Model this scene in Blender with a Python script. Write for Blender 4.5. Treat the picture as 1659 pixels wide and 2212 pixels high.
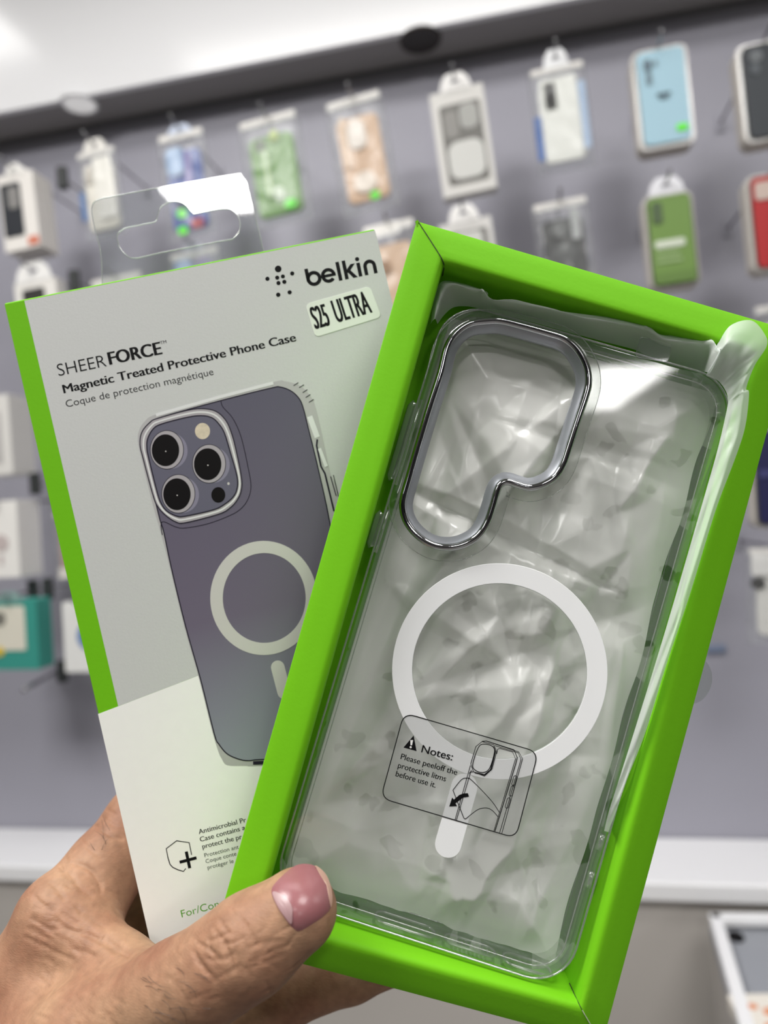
import bpy, bmesh, math, random
import numpy as np
from mathutils import Vector, Matrix
from mathutils.noise import noise as pnoise

for o in list(bpy.data.objects): bpy.data.objects.remove(o, do_unlink=True)
C = bpy.context.scene.collection
SC = bpy.context.scene

# ------------------------------------------------------------------ camera, light, exposure
F, CX, CY = 1533.0, 829.5, 1106.0                 # focal length and centre of the 1659x2212 frame
CAMH = 1.5
AX = np.array([[0.97986768, -0.06993712, -0.18699765],   # world axes seen from the camera (x right, y down, z ahead)
               [0.18652281, -0.01331773, 0.98236036],
               [-0.0712187, -0.99746072, 0.0]])
cam_d = bpy.data.cameras.new('camera')
cam = bpy.data.objects.new('camera', cam_d); C.objects.link(cam)
cam_d.sensor_fit = 'VERTICAL'; cam_d.sensor_height = 36.0; cam_d.lens = 36.0 * F / 2212.0
cam_d.clip_start = 0.01; cam_d.clip_end = 50
cam_d.dof.use_dof = True; cam_d.dof.focus_distance = 0.188; cam_d.dof.aperture_fstop = cam_d.lens / 2.9
cam.matrix_world = Matrix(((AX[0][0], -AX[0][1], -AX[0][2], 0), (AX[1][0], -AX[1][1], -AX[1][2], 0),
                           (AX[2][0], -AX[2][1], -AX[2][2], CAMH), (0, 0, 0, 1)))
SC.camera = cam
CEIL = CAMH + 1.25
def area(x, y, sx, sy, L, rot=0, col=(1, 0.985, 0.96), z=None):
    d = bpy.data.lights.new('ceiling_area_light', 'AREA'); d.shape = 'RECTANGLE'; d.size = sx; d.size_y = sy
    d.energy = L * math.pi * sx * sy; d.color = col
    o = bpy.data.objects.new('ceiling_area_light', d); C.objects.link(o)
    o.location = (x, y, (CEIL - 0.012) if z is None else z); o.rotation_euler = (0, 0, math.radians(rot))
    return o
area(-0.8, -0.3, 0.6, 0.6, 28)
area(0.7, -0.3, 0.6, 0.6, 13)
area(-0.2, 0.5, 1.2, 0.3, 7)  # added light close to the wall, brightens the white fascia and counter
area(2.2, 0.5, 1.2, 0.3, 7)  # same added light further right along the fascia
area(0.27, -1.86, 0.40, 0.24, 30, 26)
area(-1.3, 0.87, 0.35, 0.18, 8)
area(-1.3, -1.5, 0.6, 0.6, 3)
area(1.7, -1.9, 0.6, 0.6, 3)
area(2.30, -4.6, 0.62, 1.3, 22, 6)
area(-1.2, -4.6, 0.6, 0.6, 4)
w = bpy.data.worlds.new('world'); SC.world = w; w.use_nodes = True
w.node_tree.nodes['Background'].inputs[0].default_value = (0.8, 0.82, 0.85, 1)
w.node_tree.nodes['Background'].inputs[1].default_value = 0.3
vs = SC.view_settings
SC.display_settings.display_device = 'sRGB'
vs.view_transform = 'Standard'; vs.look = 'None'; vs.exposure = 0.17; vs.gamma = 1.0; vs.use_curve_mapping = False
SC.cycles.transparent_max_bounces = 40

# ------------------------------------------------------------------ helpers
def lin(c):
    return tuple(((x / 255) / 12.92 if x <= 10.3 else ((x / 255 + 0.055) / 1.055) ** 2.4) for x in c)

def principled(name, rgb, rough=0.5, metal=0.0, spec=0.5, var=0.0, vscale=60, bump=0.0, bscale=300, sss=0.0, coat=0.0):
    m = bpy.data.materials.new(name); m.use_nodes = True
    nt = m.node_tree; b = nt.nodes['Principled BSDF']
    b.inputs['Base Color'].default_value = (*rgb, 1); b.inputs['Roughness'].default_value = rough
    b.inputs['Metallic'].default_value = metal; b.inputs['Specular IOR Level'].default_value = spec
    b.inputs['Coat Weight'].default_value = coat
    if sss:
        b.inputs['Subsurface Weight'].default_value = sss; b.inputs['Subsurface Radius'].default_value = (1, 0.35, 0.2); b.inputs['Subsurface Scale'].default_value = 0.003
    tc = nt.nodes.new('ShaderNodeTexCoord')
    if var:
        n = nt.nodes.new('ShaderNodeTexNoise'); n.inputs['Scale'].default_value = vscale; n.inputs['Detail'].default_value = 5
        nt.links.new(tc.outputs['Object'], n.inputs['Vector'])
        r = nt.nodes.new('ShaderNodeMapRange'); r.inputs[3].default_value = 1 - var; r.inputs[4].default_value = 1 + var
        nt.links.new(n.outputs['Fac'], r.inputs[0])
        mx = nt.nodes.new('ShaderNodeVectorMath'); mx.operation = 'SCALE'; mx.inputs[0].default_value = rgb
        nt.links.new(r.outputs[0], mx.inputs['Scale']); nt.links.new(mx.outputs[0], b.inputs['Base Color'])
    if bump:
        n2 = nt.nodes.new('ShaderNodeTexNoise'); n2.inputs['Scale'].default_value = bscale; n2.inputs['Detail'].default_value = 4
        nt.links.new(tc.outputs['Object'], n2.inputs['Vector'])
        bp = nt.nodes.new('ShaderNodeBump'); bp.inputs['Strength'].default_value = bump; bp.inputs['Distance'].default_value = 0.001
        nt.links.new(n2.outputs['Fac'], bp.inputs['Height']); nt.links.new(bp.outputs[0], b.inputs['Normal'])
    return m

def clear(name, tint=(0.95, 0.97, 0.95), milk=0.05, gloss=0.06, edge=0.35, rough=0.08, milkcol=(0.85, 0.87, 0.86), blobs=None, bump=0.0, bscale=60, back=0.4):
    """see-through plastic: tinted transparency, a milky share and a Fresnel sheen"""
    m = bpy.data.materials.new(name); m.use_nodes = True; nt = m.node_tree; N = nt.nodes; Lk = nt.links
    N.remove(N['Principled BSDF']); out = N['Material Output']
    tr = N.new('ShaderNodeBsdfTransparent'); tr.inputs[0].default_value = (*tint, 1)
    df = N.new('ShaderNodeBsdfDiffuse'); df.inputs[0].default_value = (*milkcol, 1)
    tl = N.new('ShaderNodeBsdfTranslucent'); tl.inputs[0].default_value = (*milkcol, 1)
    dm = N.new('ShaderNodeMixShader'); dm.inputs[0].default_value = back; Lk.new(df.outputs[0], dm.inputs[1]); Lk.new(tl.outputs[0], dm.inputs[2])
    mix = N.new('ShaderNodeMixShader'); mix.inputs[0].default_value = milk
    Lk.new(tr.outputs[0], mix.inputs[1]); Lk.new(dm.outputs[0], mix.inputs[2])
    gl = N.new('ShaderNodeBsdfGlossy'); gl.inputs['Roughness'].default_value = rough
    lw = N.new('ShaderNodeLayerWeight'); lw.inputs[0].default_value = 0.35
    mr = N.new('ShaderNodeMapRange'); mr.inputs[3].default_value = gloss; mr.inputs[4].default_value = edge
    Lk.new(lw.outputs['Facing'], mr.inputs[0])
    mg = N.new('ShaderNodeMixShader'); Lk.new(mr.outputs[0], mg.inputs[0]); Lk.new(mix.outputs[0], mg.inputs[1]); Lk.new(gl.outputs[0], mg.inputs[2])
    Lk.new(mg.outputs[0], out.inputs[0])
    tc = N.new('ShaderNodeTexCoord')
    if blobs:
        vo = N.new('ShaderNodeTexVoronoi'); vo.inputs['Scale'].default_value = blobs[0]; vo.inputs['Randomness'].default_value = 1
        no = N.new('ShaderNodeTexNoise'); no.inputs['Scale'].default_value = blobs[0] * 1.3
        vm = N.new('ShaderNodeMixRGB'); vm.inputs[0].default_value = 0.012
        Lk.new(tc.outputs['Object'], no.inputs['Vector']); Lk.new(tc.outputs['Object'], vm.inputs[1]); Lk.new(no.outputs['Color'], vm.inputs[2]); Lk.new(vm.outputs[0], vo.inputs['Vector'])
        r2 = N.new('ShaderNodeMapRange'); r2.inputs[1].default_value = 0.24; r2.inputs[2].default_value = 0.27; r2.inputs[3].default_value = blobs[1]; r2.inputs[4].default_value = milk
        Lk.new(vo.outputs['Distance'], r2.inputs[0]); Lk.new(r2.outputs[0], mix.inputs[0])
        r3 = N.new('ShaderNodeMapRange'); r3.inputs[1].default_value = 0.24; r3.inputs[2].default_value = 0.27; r3.inputs[3].default_value = 0.87; r3.inputs[4].default_value = tint[0]
        Lk.new(vo.outputs['Distance'], r3.inputs[0]); Lk.new(r3.outputs[0], tr.inputs[0])
    if bump:
        n2 = N.new('ShaderNodeTexNoise'); n2.inputs['Scale'].default_value = bscale; n2.inputs['Detail'].default_value = 3
        Lk.new(tc.outputs['Object'], n2.inputs['Vector'])
        bp = N.new('ShaderNodeBump'); bp.inputs['Strength'].default_value = bump; bp.inputs['Distance'].default_value = 0.002
        Lk.new(n2.outputs['Fac'], bp.inputs['Height'])
        for s in (df, gl, tl): Lk.new(bp.outputs[0], s.inputs['Normal'])
    return m

class MB:
    """collects geometry and links it as one mesh object"""
    def __init__(s, k=1.0): s.v = []; s.f = []; s.k = k
    def add(s, vs, fs):
        n = len(s.v); s.v += [tuple(p) for p in vs]; s.f += [tuple(i + n for i in f) for f in fs]; return s
    def prism(s, pts, z0, z1):
        n = len(pts); vs = [(p[0], p[1], z0) for p in pts] + [(p[0], p[1], z1) for p in pts]
        fs = [tuple(range(n)), tuple(range(2 * n - 1, n - 1, -1))] + [(i, i + n, (i + 1) % n + n, (i + 1) % n) for i in range(n)]
        return s.add(vs, fs)
    def ribbon(s, pts, wd, z0, z1, closed=False):
        P = [np.array(p[:2], float) for p in pts]; n = len(P); L = []; R = []
        for i in range(n):
            a = P[(i - 1) % n] if (closed or i > 0) else P[i]; b = P[(i + 1) % n] if (closed or i < n - 1) else P[i]
            d = b - a; d = d / (np.linalg.norm(d) + 1e-12); q = np.array([-d[1], d[0]]) * wd / 2
            L.append(P[i] + q); R.append(P[i] - q)
        if not closed: return s.prism(L + R[::-1], z0, z1)
        vs = []
        for i in range(n): vs += [(*L[i], z0), (*R[i], z0), (*R[i], z1), (*L[i], z1)]
        fs = []
        for i in range(n):
            j = (i + 1) % n
            for q in range(4): fs.append((4 * i + q, 4 * j + q, 4 * j + (q + 1) % 4, 4 * i + (q + 1) % 4))
        return s.add(vs, fs)
    def box(s, x0, x1, y0, y1, z0, z1): return s.prism([(x0, y0), (x1, y0), (x1, y1), (x0, y1)], z0, z1)
    def loops(s, Ls, wrap=False, cap0=False, cap1=False):
        m = len(Ls[0]); vs = [p for L in Ls for p in L]; fs = []; n = len(Ls)
        for a in range(n if wrap else n - 1):
            b = (a + 1) % n
            for i in range(m): j = (i + 1) % m; fs.append((a * m + i, a * m + j, b * m + j, b * m + i))
        if cap0: fs.append(tuple(range(m - 1, -1, -1)))
        if cap1: fs.append(tuple((n - 1) * m + i for i in range(m)))
        return s.add(vs, fs)
    def tube(s, pts, r, n=8, closed=False, rad=None):
        P = [np.array(p, float) for p in pts]; Ls = []; k = len(P); up = np.array([0.13, 0.31, 0.94])
        for i in range(k):
            a = P[(i - 1) % k] if (closed or i > 0) else P[i]; b = P[(i + 1) % k] if (closed or i < k - 1) else P[i]
            d = b - a; d /= np.linalg.norm(d) + 1e-12; u = np.cross(d, up); u /= np.linalg.norm(u) + 1e-12; v = np.cross(d, u)
            rr = rad[i] if rad else r
            Ls.append([tuple(P[i] + rr * (math.cos(t) * u + math.sin(t) * v)) for t in (2 * math.pi * j / n for j in range(n))])
        return s.loops(Ls, wrap=closed, cap0=not closed, cap1=not closed)
    def ball(s, c, r, n=10):
        Ls = []
        for i in range(1, n // 2):
            t = math.pi * i / (n // 2)
            Ls.append([(c[0] + r[0] * math.sin(t) * math.cos(2 * math.pi * j / n), c[1] + r[1] * math.sin(t) * math.sin(2 * math.pi * j / n), c[2] + r[2] * math.cos(t)) for j in range(n)])
        return s.loops(Ls, cap0=True, cap1=True)
    def build(s, name, mat, parent=None, smooth=False, bevel=0, solid=0, recalc=True):
        me = bpy.data.meshes.new(name); me.from_pydata([tuple(c * s.k for c in p) for p in s.v], [], s.f)
        if recalc:
            bm = bmesh.new(); bm.from_mesh(me); bmesh.ops.recalc_face_normals(bm, faces=bm.faces); bm.to_mesh(me); bm.free()
        if smooth:
            for p in me.polygons: p.use_smooth = True
        me.materials.append(mat)
        o = bpy.data.objects.new(name, me); C.objects.link(o)
        if parent: o.parent = parent
        if bevel:
            b = o.modifiers.new('bevel', 'BEVEL'); b.width = bevel; b.segments = 3; b.limit_method = 'ANGLE'
        if solid:
            q = o.modifiers.new('solid', 'SOLIDIFY'); q.thickness = solid
        return o

def tag(o, label=None, cat=None, group=None, kind=None):
    if label: o['label'] = label
    if cat: o['category'] = cat
    if group: o['group'] = group
    if kind: o['kind'] = kind
    return o
def empty(name, mw=None):
    o = bpy.data.objects.new(name, None); C.objects.link(o); o.empty_display_size = 0.02
    if mw is not None: o.matrix_world = mw
    return o
def rrect(x0, y0, x1, y1, r, n=6):
    out = []
    for cx, cy, a in ((x1 - r, y0 + r, -90), (x1 - r, y1 - r, 0), (x0 + r, y1 - r, 90), (x0 + r, y0 + r, 180)):
        for i in range(n + 1):
            t = math.radians(a + 90 * i / n); out.append((cx + r * math.cos(t), cy + r * math.sin(t)))
    return out
def spline(pts, per=6, closed=True):
    P = [np.array(p, float) for p in pts]; n = len(P); out = []
    for i in range(n if closed else n - 1):
        if closed: a, b, c, d = P[(i - 1) % n], P[i], P[(i + 1) % n], P[(i + 2) % n]
        else: a, b, c, d = P[max(i - 1, 0)], P[i], P[i + 1], P[min(i + 2, n - 1)]
        for k in range(per):
            t = k / per
            out.append(0.5 * ((2 * b) + (c - a) * t + (2 * a - 5 * b + 4 * c - d) * t * t + (3 * b - a - 3 * c + d) * t ** 3))
    if not closed: out.append(P[-1])
    return [tuple(p) for p in out]
def ell(cx, cy, rx, ry, n=40): return [(cx + rx * math.cos(2 * math.pi * i / n), cy + ry * math.sin(2 * math.pi * i / n)) for i in range(n)]

def rodr(r):
    t = np.linalg.norm(r); k = np.array(r) / t
    K = np.array([[0, -k[2], k[1]], [k[2], 0, -k[0]], [-k[1], k[0], 0]])
    return np.eye(3) + math.sin(t) * K + (1 - math.cos(t)) * K @ K
class Pose:
    """a thing held before the camera: its own axes x right, y down, z away (mm)"""
    def __init__(s, r, t):
        s.R = rodr(r); s.t = np.array(t)
        Rw = AX @ s.R; tw = AX @ s.t * 0.001
        s.mw = Matrix(((*Rw[0], tw[0]), (*Rw[1], tw[1]), (*Rw[2], tw[2] + CAMH), (0, 0, 0, 1)))
    def at(s, x, y, z=0.0):
        d = np.array([(x - CX) / F, (y - CY) / F, 1.0]); a = s.R.T @ d; b = s.R.T @ s.t
        p = a * ((z + b[2]) / a[2]) - b
        return (p[0], p[1])
TR = Pose((-0.0199, -0.0245, 0.2744), (8.3805, -74.6539, 181.898))
CS = Pose((-0.03656, 0.03803, 0.29101), (16.8207, -56.6566, 187.8340))
SL = Pose((-0.0289, -0.0853, -0.2333), (-109.5655, -60.5024, 204.2869))
def wl(px, py, y):                                   # point at depth y in front of the camera, room axes
    d = AX @ np.array([(px - CX) / F, (py - CY) / F, 1.0]); p = d * y / d[1]
    return Vector((p[0], y, p[2] + CAMH))
def hz(px, py, h):
    d = AX @ np.array([(px - CX) / F, (py - CY) / F, 1.0]); p = d * h / d[2]
    return Vector((p[0], p[1], h + CAMH))

def text_geo(body, bold=0.0):
    c = bpy.data.curves.new('t', 'FONT'); c.body = body; c.size = 1.0; c.offset = bold; c.resolution_u = 4
    o = bpy.data.objects.new('t', c); C.objects.link(o)
    bpy.context.view_layer.update()
    me = bpy.data.meshes.new_from_object(o.evaluated_get(bpy.context.evaluated_depsgraph_get()))
    v = np.array([x.co[:] for x in me.vertices]); f = [tuple(p.vertices) for p in me.polygons]
    bpy.data.objects.remove(o); bpy.data.curves.remove(c); bpy.data.meshes.remove(me)
    return v, f
CAPH = None
def text_on(mb, pose, body, p0, p1, cap, z, bold=0.0, zf=None, skew=0.0):
    """set a line of lettering on a face: p0 to p1 baseline ends, cap height, all measured on the photograph"""
    global CAPH
    if CAPH is None:
        v, _ = text_geo('H'); CAPH = v[:, 1].max()
    v, f = text_geo(body, min(bold, 0.0))
    a = np.array(pose.at(*p0, z)); b = np.array(pose.at(*p1, z)); L = np.linalg.norm(b - a); u = (b - a) / L; nrm = np.array([u[1], -u[0]])
    ppm = math.hypot(p1[0] - p0[0], p1[1] - p0[1]) / L
    sx = L / (v[:, 0].max() - v[:, 0].min()); sy = cap / ppm / CAPH
    x0 = v[:, 0].min()
    for sh in ((0.0,) if bold <= 0 else (-1.0, 0.0, 1.0)):
        vs = []
        for q in v:
            w_ = a + u * ((q[0] - x0 + sh * bold) * sx + skew * q[1] * sy) + nrm * q[1] * sy
            vs.append((w_[0], w_[1], z - 0.002 * (sh + 1)))
        mb.add(vs, f)

# ------------------------------------------------------------------ materials
GREEN = lin((114, 190, 27))
m_green = principled('green_card', GREEN, 0.6, spec=0.12, var=0.03, vscale=40, bump=0.05, bscale=900)
m_grey = principled('grey_print', lin((202, 203, 202)), 0.55, var=0.025, vscale=900, bump=0.04, bscale=1500)
m_white = principled('white_print', lin((249, 248, 246)), 0.5, var=0.02, vscale=300)
m_ink = principled('black_ink', (0.006, 0.006, 0.007), 0.6, spec=0.12)
m_ink2 = principled('grey_ink', (0.022, 0.022, 0.024), 0.6, spec=0.12)
m_inkg = principled('green_ink', lin((90, 170, 20)), 0.5)
m_tab = clear('hang_tab_plastic', (0.93, 0.94, 0.95), 0.04, 0.07, 0.4, 0.03)
m_case = clear('clear_case_plastic', (0.95, 0.965, 0.95), 0.03, 0.07, 0.55, 0.05)
m_plate = clear('clear_back_plate', (0.965, 0.97, 0.965), 0.13, 0.045, 0.25, 0.04, blobs=(105, 0.02))
m_film = clear('milky_film', (0.88, 0.93, 0.89), 0.90, 0.06, 0.25, 0.28, (0.96, 0.955, 0.935), back=0.12)
m_flap = clear('milky_film_layers', (0.88, 0.94, 0.9), 0.60, 0.015, 0.10, 0.4, (0.95, 0.97, 0.96), back=0.25)
m_mag = principled('frosted_white', lin((249, 250, 251)), 0.4, var=0.02, vscale=200)
m_chrome = principled('chrome', (0.52, 0.53, 0.56), 0.06, 1.0)
m_bevel = principled('satin_metal', lin((160, 163, 170)), 0.32, 0.6)
m_seam = principled('dark_seam', (0.02, 0.035, 0.01), 0.8)
m_edgewhite = principled('paper_edge', (0.6, 0.65, 0.5), 0.8)

# ------------------------------------------------------------------ the shop: wall, soffit, counter, floor, ceiling
m_wall = principled('display_wall', lin((162, 161, 172)), 0.42, spec=0.3, var=0.03, vscale=3)
m_soff = principled('soffit_grey', lin((150, 147, 146)), 0.6)
m_fasc = principled('white_fascia', lin((238, 238, 240)), 0.18, spec=0.5, var=0.01, vscale=5)
m_room = principled('white_paint', lin((205, 204, 200)), 0.7, var=0.02, vscale=4)
m_opp = principled('grey_paint', lin((84, 83, 84)), 0.7, var=0.05, vscale=2)
m_floor = principled('floor_tile', lin((128, 124, 120)), 0.35, var=0.05, vscale=6)
WD = 1.30
def struct(name, x0, x1, y0, y1, z0, z1, m):
    o = MB().box(x0, x1, y0, y1, z0, z1).build(name, m); o['kind'] = 'structure'; return o
struct('floor', -3.2, 5.6, -8.2, WD + 0.1, -0.05, 0, m_floor)
struct('ceiling', -3.2, 5.6, -8.2, WD + 0.1, CEIL, CEIL + 0.05, m_room)
struct('wall_back', -3.2, 5.6, WD, WD + 0.1, 0, CEIL, m_wall)
struct('wall_left', -3.3, -3.2, -8.2, WD + 0.1, 0, CEIL, m_opp)
struct('wall_right', 5.6, 5.7, -8.2, WD + 0.1, 0, CEIL, m_opp)
struct('wall_front', -3.2, 5.6, -8.3, -8.2, 0, CEIL, m_opp)
SOF = CAMH + 0.815; SFY = 1.21
struct('trim_1', -3.2, 5.6, SFY + 0.006, WD, SOF, SOF + 0.02, m_soff)           # underside of the soffit
struct('trim_2', -3.2, 5.6, SFY - 0.006, SFY + 0.006, SOF - 0.002, CEIL, m_fasc)   # white front board
struct('trim_3', -3.2, 5.6, WD - 0.008, WD, SOF - 0.012, SOF, principled('trim_strip', lin((120, 120, 124)), 0.35))

# counter along the wall
m_cw = principled('counter_white', lin((240, 240, 242)), 0.3, var=0.01)
m_cg = principled('counter_front', lin((186, 181, 176)), 0.5, var=0.02, vscale=5)
cnt = empty('wall_counter', Matrix.Translation((0.6, 1.23, 0)))
tag(cnt, 'long low counter along the shop wall with white top ledge and grey front', 'counter')
CT = CAMH - 0.60
b = MB().box(-3.7, 4.9, -0.085, 0.068, CT - 0.03, CT).build('ledge', m_cw, cnt, bevel=0.004); b['label'] = 'white top ledge'
MB().box(-3.7, 4.9, -0.07, 0.068, 0.08, CT - 0.03).build('front_panel', m_cg, cnt)
MB().box(-3.7, 4.9, -0.03, 0.068, 0.0, 0.08).build('plinth', m_soff, cnt)

# recessed lamps in the soffit
def downlight(px, py, rx, label, lit):
    p = hz(px, py, SOF - CAMH - 0.001)
    r = empty('downlight', Matrix.Translation(p)); tag(r, label, 'lamp', None)
    n = 28; rr = rx
    ring = [[(a * math.cos(2 * math.pi * i / n), a * math.sin(2 * math.pi * i / n), z) for i in range(n)] for a, z in ((rr, 0.0), (rr, -0.004), (rr * 0.86, -0.005), (rr * 0.8, 0.0))]
    MB().loops(ring).build('bezel', m_fasc if lit else principled('dark_bezel', (0.05, 0.04, 0.035), 0.5), r, smooth=True)
    cup = [[(a * math.cos(2 * math.pi * i / n), a * math.sin(2 * math.pi * i / n), z) for i in range(n)] for a, z in ((rr * 0.95, -0.0045), (rr * 0.5, -0.0055), (rr * 0.1, -0.006))]
    mm = principled('lamp_diffuser', (0.9, 0.9, 0.9), 0.4) if lit else principled('dark_cup', (0.02, 0.015, 0.012), 0.4)
    if lit:
        e = mm.node_tree.nodes['Principled BSDF']; e.inputs['Emission Color'].default_value = (1, 0.98, 0.95, 1); e.inputs['Emission Strength'].default_value = 0.3
        cup = [[(a * math.cos(2 * math.pi * i / n), a * math.sin(2 * math.pi * i / n), z) for i in range(n)] for a, z in ((rr * 0.84, -0.004), (rr * 0.5, -0.0055), (rr * 0.1, -0.006))]
    MB().loops(cup, cap0=False, cap1=True).build('diffuser' if lit else 'cup', mm, r, smooth=True)
downlight(172, 222, 0.034, 'round white downlight in the dark soffit, at its left', True)
downlight(908, 84, 0.036, 'round unlit dark brown downlight in the soffit', False)
for x, y, sx, sy, rt in ((-0.75, 0.05, 0.6, 0.6, 0), (0.36, -2.16, 0.34, 0.30, 28)): pass

# ------------------------------------------------------------------ goods on the wall
random.seed(4)
def pm(rgb, rough=0.5, **k):
    key = 'goods_%d_%d_%d' % rgb
    return bpy.data.materials.get(key) or principled(key, lin(rgb), rough, **k)
m_bag = clear('clear_bag', (0.96, 0.97, 0.97), 0.10, 0.02, 0.16, 0.28, (0.9, 0.9, 0.9), bump=0.5, bscale=55)
m_shell = clear('clear_shell', (0.97, 0.97, 0.97), 0.05, 0.03, 0.3, 0.2, (0.88, 0.87, 0.84))
m_rod = principled('hook_wire', lin((170, 170, 172)), 0.25, 1.0)
m_tip = principled('hook_tip', lin((45, 48, 48)), 0.5)
def pack(name, label, cat, cx, cy, wpx, hpx, y, t, style, col, marks=(), roll=0.0, group=None, tab=None, hook=True, yaw=0.0):
    p = wl(cx, cy, y); k = (Vector(p) - Vector((0, 0, CAMH))).dot(Vector((AX[0][2], AX[1][2], AX[2][2]))) / F
    W, H = wpx * k, hpx * k
    root = empty(name, Matrix.Translation(p) @ Matrix.Rotation(math.radians(yaw), 4, 'Z') @ Matrix.Rotation(math.radians(roll), 4, 'Y'))
    tag(root, label, cat, group)
    def fl(nm, u0, v0, u1, v1, rgb, r=0.12, y0=-0.0012, y1=0.0, mat=None, m2=None):
        x0, x1, z0, z1 = (u0 - .5) * W, (u1 - .5) * W, (.5 - v1) * H, (.5 - v0) * H
        rr = min(x1 - x0, z1 - z0) * r
        pts = rrect(x0, z0, x1, z1, max(rr, 1e-5), 5)
        g = MB(); g.add([(a, y0, b_) for a, b_ in pts] + [(a, y1, b_) for a, b_ in pts],
                        [tuple(range(len(pts))), tuple(range(2 * len(pts) - 1, len(pts) - 1, -1))] + [(i, i + len(pts), (i + 1) % len(pts) + len(pts), (i + 1) % len(pts)) for i in range(len(pts))])
        return g.build(nm, mat or pm(rgb), m2 or root)
    zt = H / 2
    if style == 'carton':
        fl('carton', 0, 0, 1, 1, col, 0.02, 0.0, t)
    elif style == 'shell':
        g = MB(); ov = [rrect(-W / 2 + i, -H / 2 + i, W / 2 - i, H / 2 - i, max(0.014 - i, 0.003), 6) for i in (0.004, 0.001, 0.0, 0.0, 0.002)]
        g.loops([[(a, yy, b_) for a, b_ in L] for L, yy in zip(ov, (-0.002, 0.0, 0.004, t - 0.003, t))], cap0=False, cap1=True).build('shell', pm((198, 192, 184), 0.35), root, smooth=False)
        fl('front_cover', 0.02, 0.01, 0.98, 0.99, (0, 0, 0), 0.14, -0.003, -0.0022, mat=m_shell)
        fl('card', 0.09, 0.045, 0.91, 0.955, col, 0.14, -0.006, -0.0035)
    elif style == 'bag':
        nx, ny = 14, 24; vs = []; fs = []
        sd = random.random() * 100
        for side in (0, 1):
            for j in range(ny + 1):
                for i in range(nx + 1):
                    u, v = i / nx, j / ny; e = min(u, 1 - u, v, 1 - v) * 2
                    th = t * 0.5 * min(1, (e * 4)) ** 0.5
                    cr = 0.004 * pnoise(Vector((u * 5 + sd, v * 8, side * 9)))
                    vs.append(((u - .5) * W * (1 + 0.02 * pnoise(Vector((v * 7, sd, 1)))), (-th if side == 0 else th) + cr * (1 if 0 < i < nx and 0 < j < ny else 0) + t * 0.2, (.5 - v) * H))
            o0 = side * (nx + 1) * (ny + 1)
            for j in range(ny):
                for i in range(nx):
                    a = o0 + j * (nx + 1) + i; q = (a, a + 1, a + nx + 2, a + nx + 1); fs.append(q if side == 0 else q[::-1])
        MB().add(vs, fs).build('bag', m_bag, root, smooth=True, recalc=False)
        if col is not None:
            # the case inside: a slab with a camera cut-out
            g = MB(); o_ = rrect(-0.36 * W, -0.41 * H, 0.36 * W, 0.33 * H, 0.09 * W + 0.002, 5)
            for yy0, yy1 in ((0.0, 0.008),): g.add([(a, yy0, b_) for a, b_ in o_] + [(a, yy1, b_) for a, b_ in o_], [tuple(range(len(o_))), tuple(range(2 * len(o_) - 1, len(o_) - 1, -1))] + [(i, i + len(o_), (i + 1) % len(o_) + len(o_), (i + 1) % len(o_)) for i in range(len(o_))])
            g.build('case', pm(col), root, bevel=0.002)
        fl('header_card', 0.05, 0.0, 0.95, 0.065, (218, 215, 211), 0.2, -0.001, 0.001)
    for mk in marks:
        nm, u0, v0, u1, v1, rgb = mk[:6]; r = mk[6] if len(mk) > 6 else 0.12
        dy = {'carton': -0.0012, 'shell': -0.0075, 'bag': -0.0035}[style]
        fl(nm, u0, v0, u1, v1, rgb, r, dy - (0.0008 if len(mk) > 7 else 0), dy + 0.0008)
    if tab:
        tw, thh, tcol = tab; x0 = -tw * W / 2; z0 = H / 2 - 0.002; z1 = z0 + thh * H
        pts = [(-tw * W / 2, z0), (tw * W / 2, z0), (tw * W * 0.42, z0 + 0.6 * (z1 - z0)), (tw * W * 0.25, z1), (-tw * W * 0.25, z1), (-tw * W * 0.42, z0 + 0.6 * (z1 - z0))]
        hole = ell(0, z0 + 0.55 * (z1 - z0), 0.13 * tw * W, 0.13 * (z1 - z0), 12)
        bm = bmesh.new(); ed = []
        for loop in (pts, hole):
            vv = [bm.verts.new((a, 0.0, c)) for a, c in loop]
            for i in range(len(vv)): ed.append(bm.edges.new((vv[i], vv[(i + 1) % len(vv)])))
        bmesh.ops.triangle_fill(bm, use_beauty=True, edges=ed)
        me = bpy.data.meshes.new('hang_tab'); bm.to_mesh(me); bm.free(); me.materials.append(pm(tcol))
        o = bpy.data.objects.new('hang_tab', me); C.objects.link(o); o.parent = root
        q = o.modifiers.new('s', 'SOLIDIFY'); q.thickness = 0.0012
        zt = z0 + 0.62 * (z1 - z0)
    if hook:
        hp = Matrix(root.matrix_world) @ Vector((0, 0, zt))
        hk = empty('display_hook', Matrix.Translation((hp.x, hp.y, hp.z)))
        tag(hk, 'steel wall hook carrying ' + hook, 'hook')
        MB().tube([(0, WD - hp.y, 0), (0, 0.02, 0), (0, -0.025, 0.001), (0, -0.032, 0.006)], 0.0022, 8).build('rod', m_rod, hk, smooth=True)
        MB().box(-0.006, 0.006, WD - hp.y - 0.004, WD - hp.y, -0.014, 0.014).build('wall_plate', m_wall, hk)
    return root

GR = (96, 235, 40)
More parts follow.
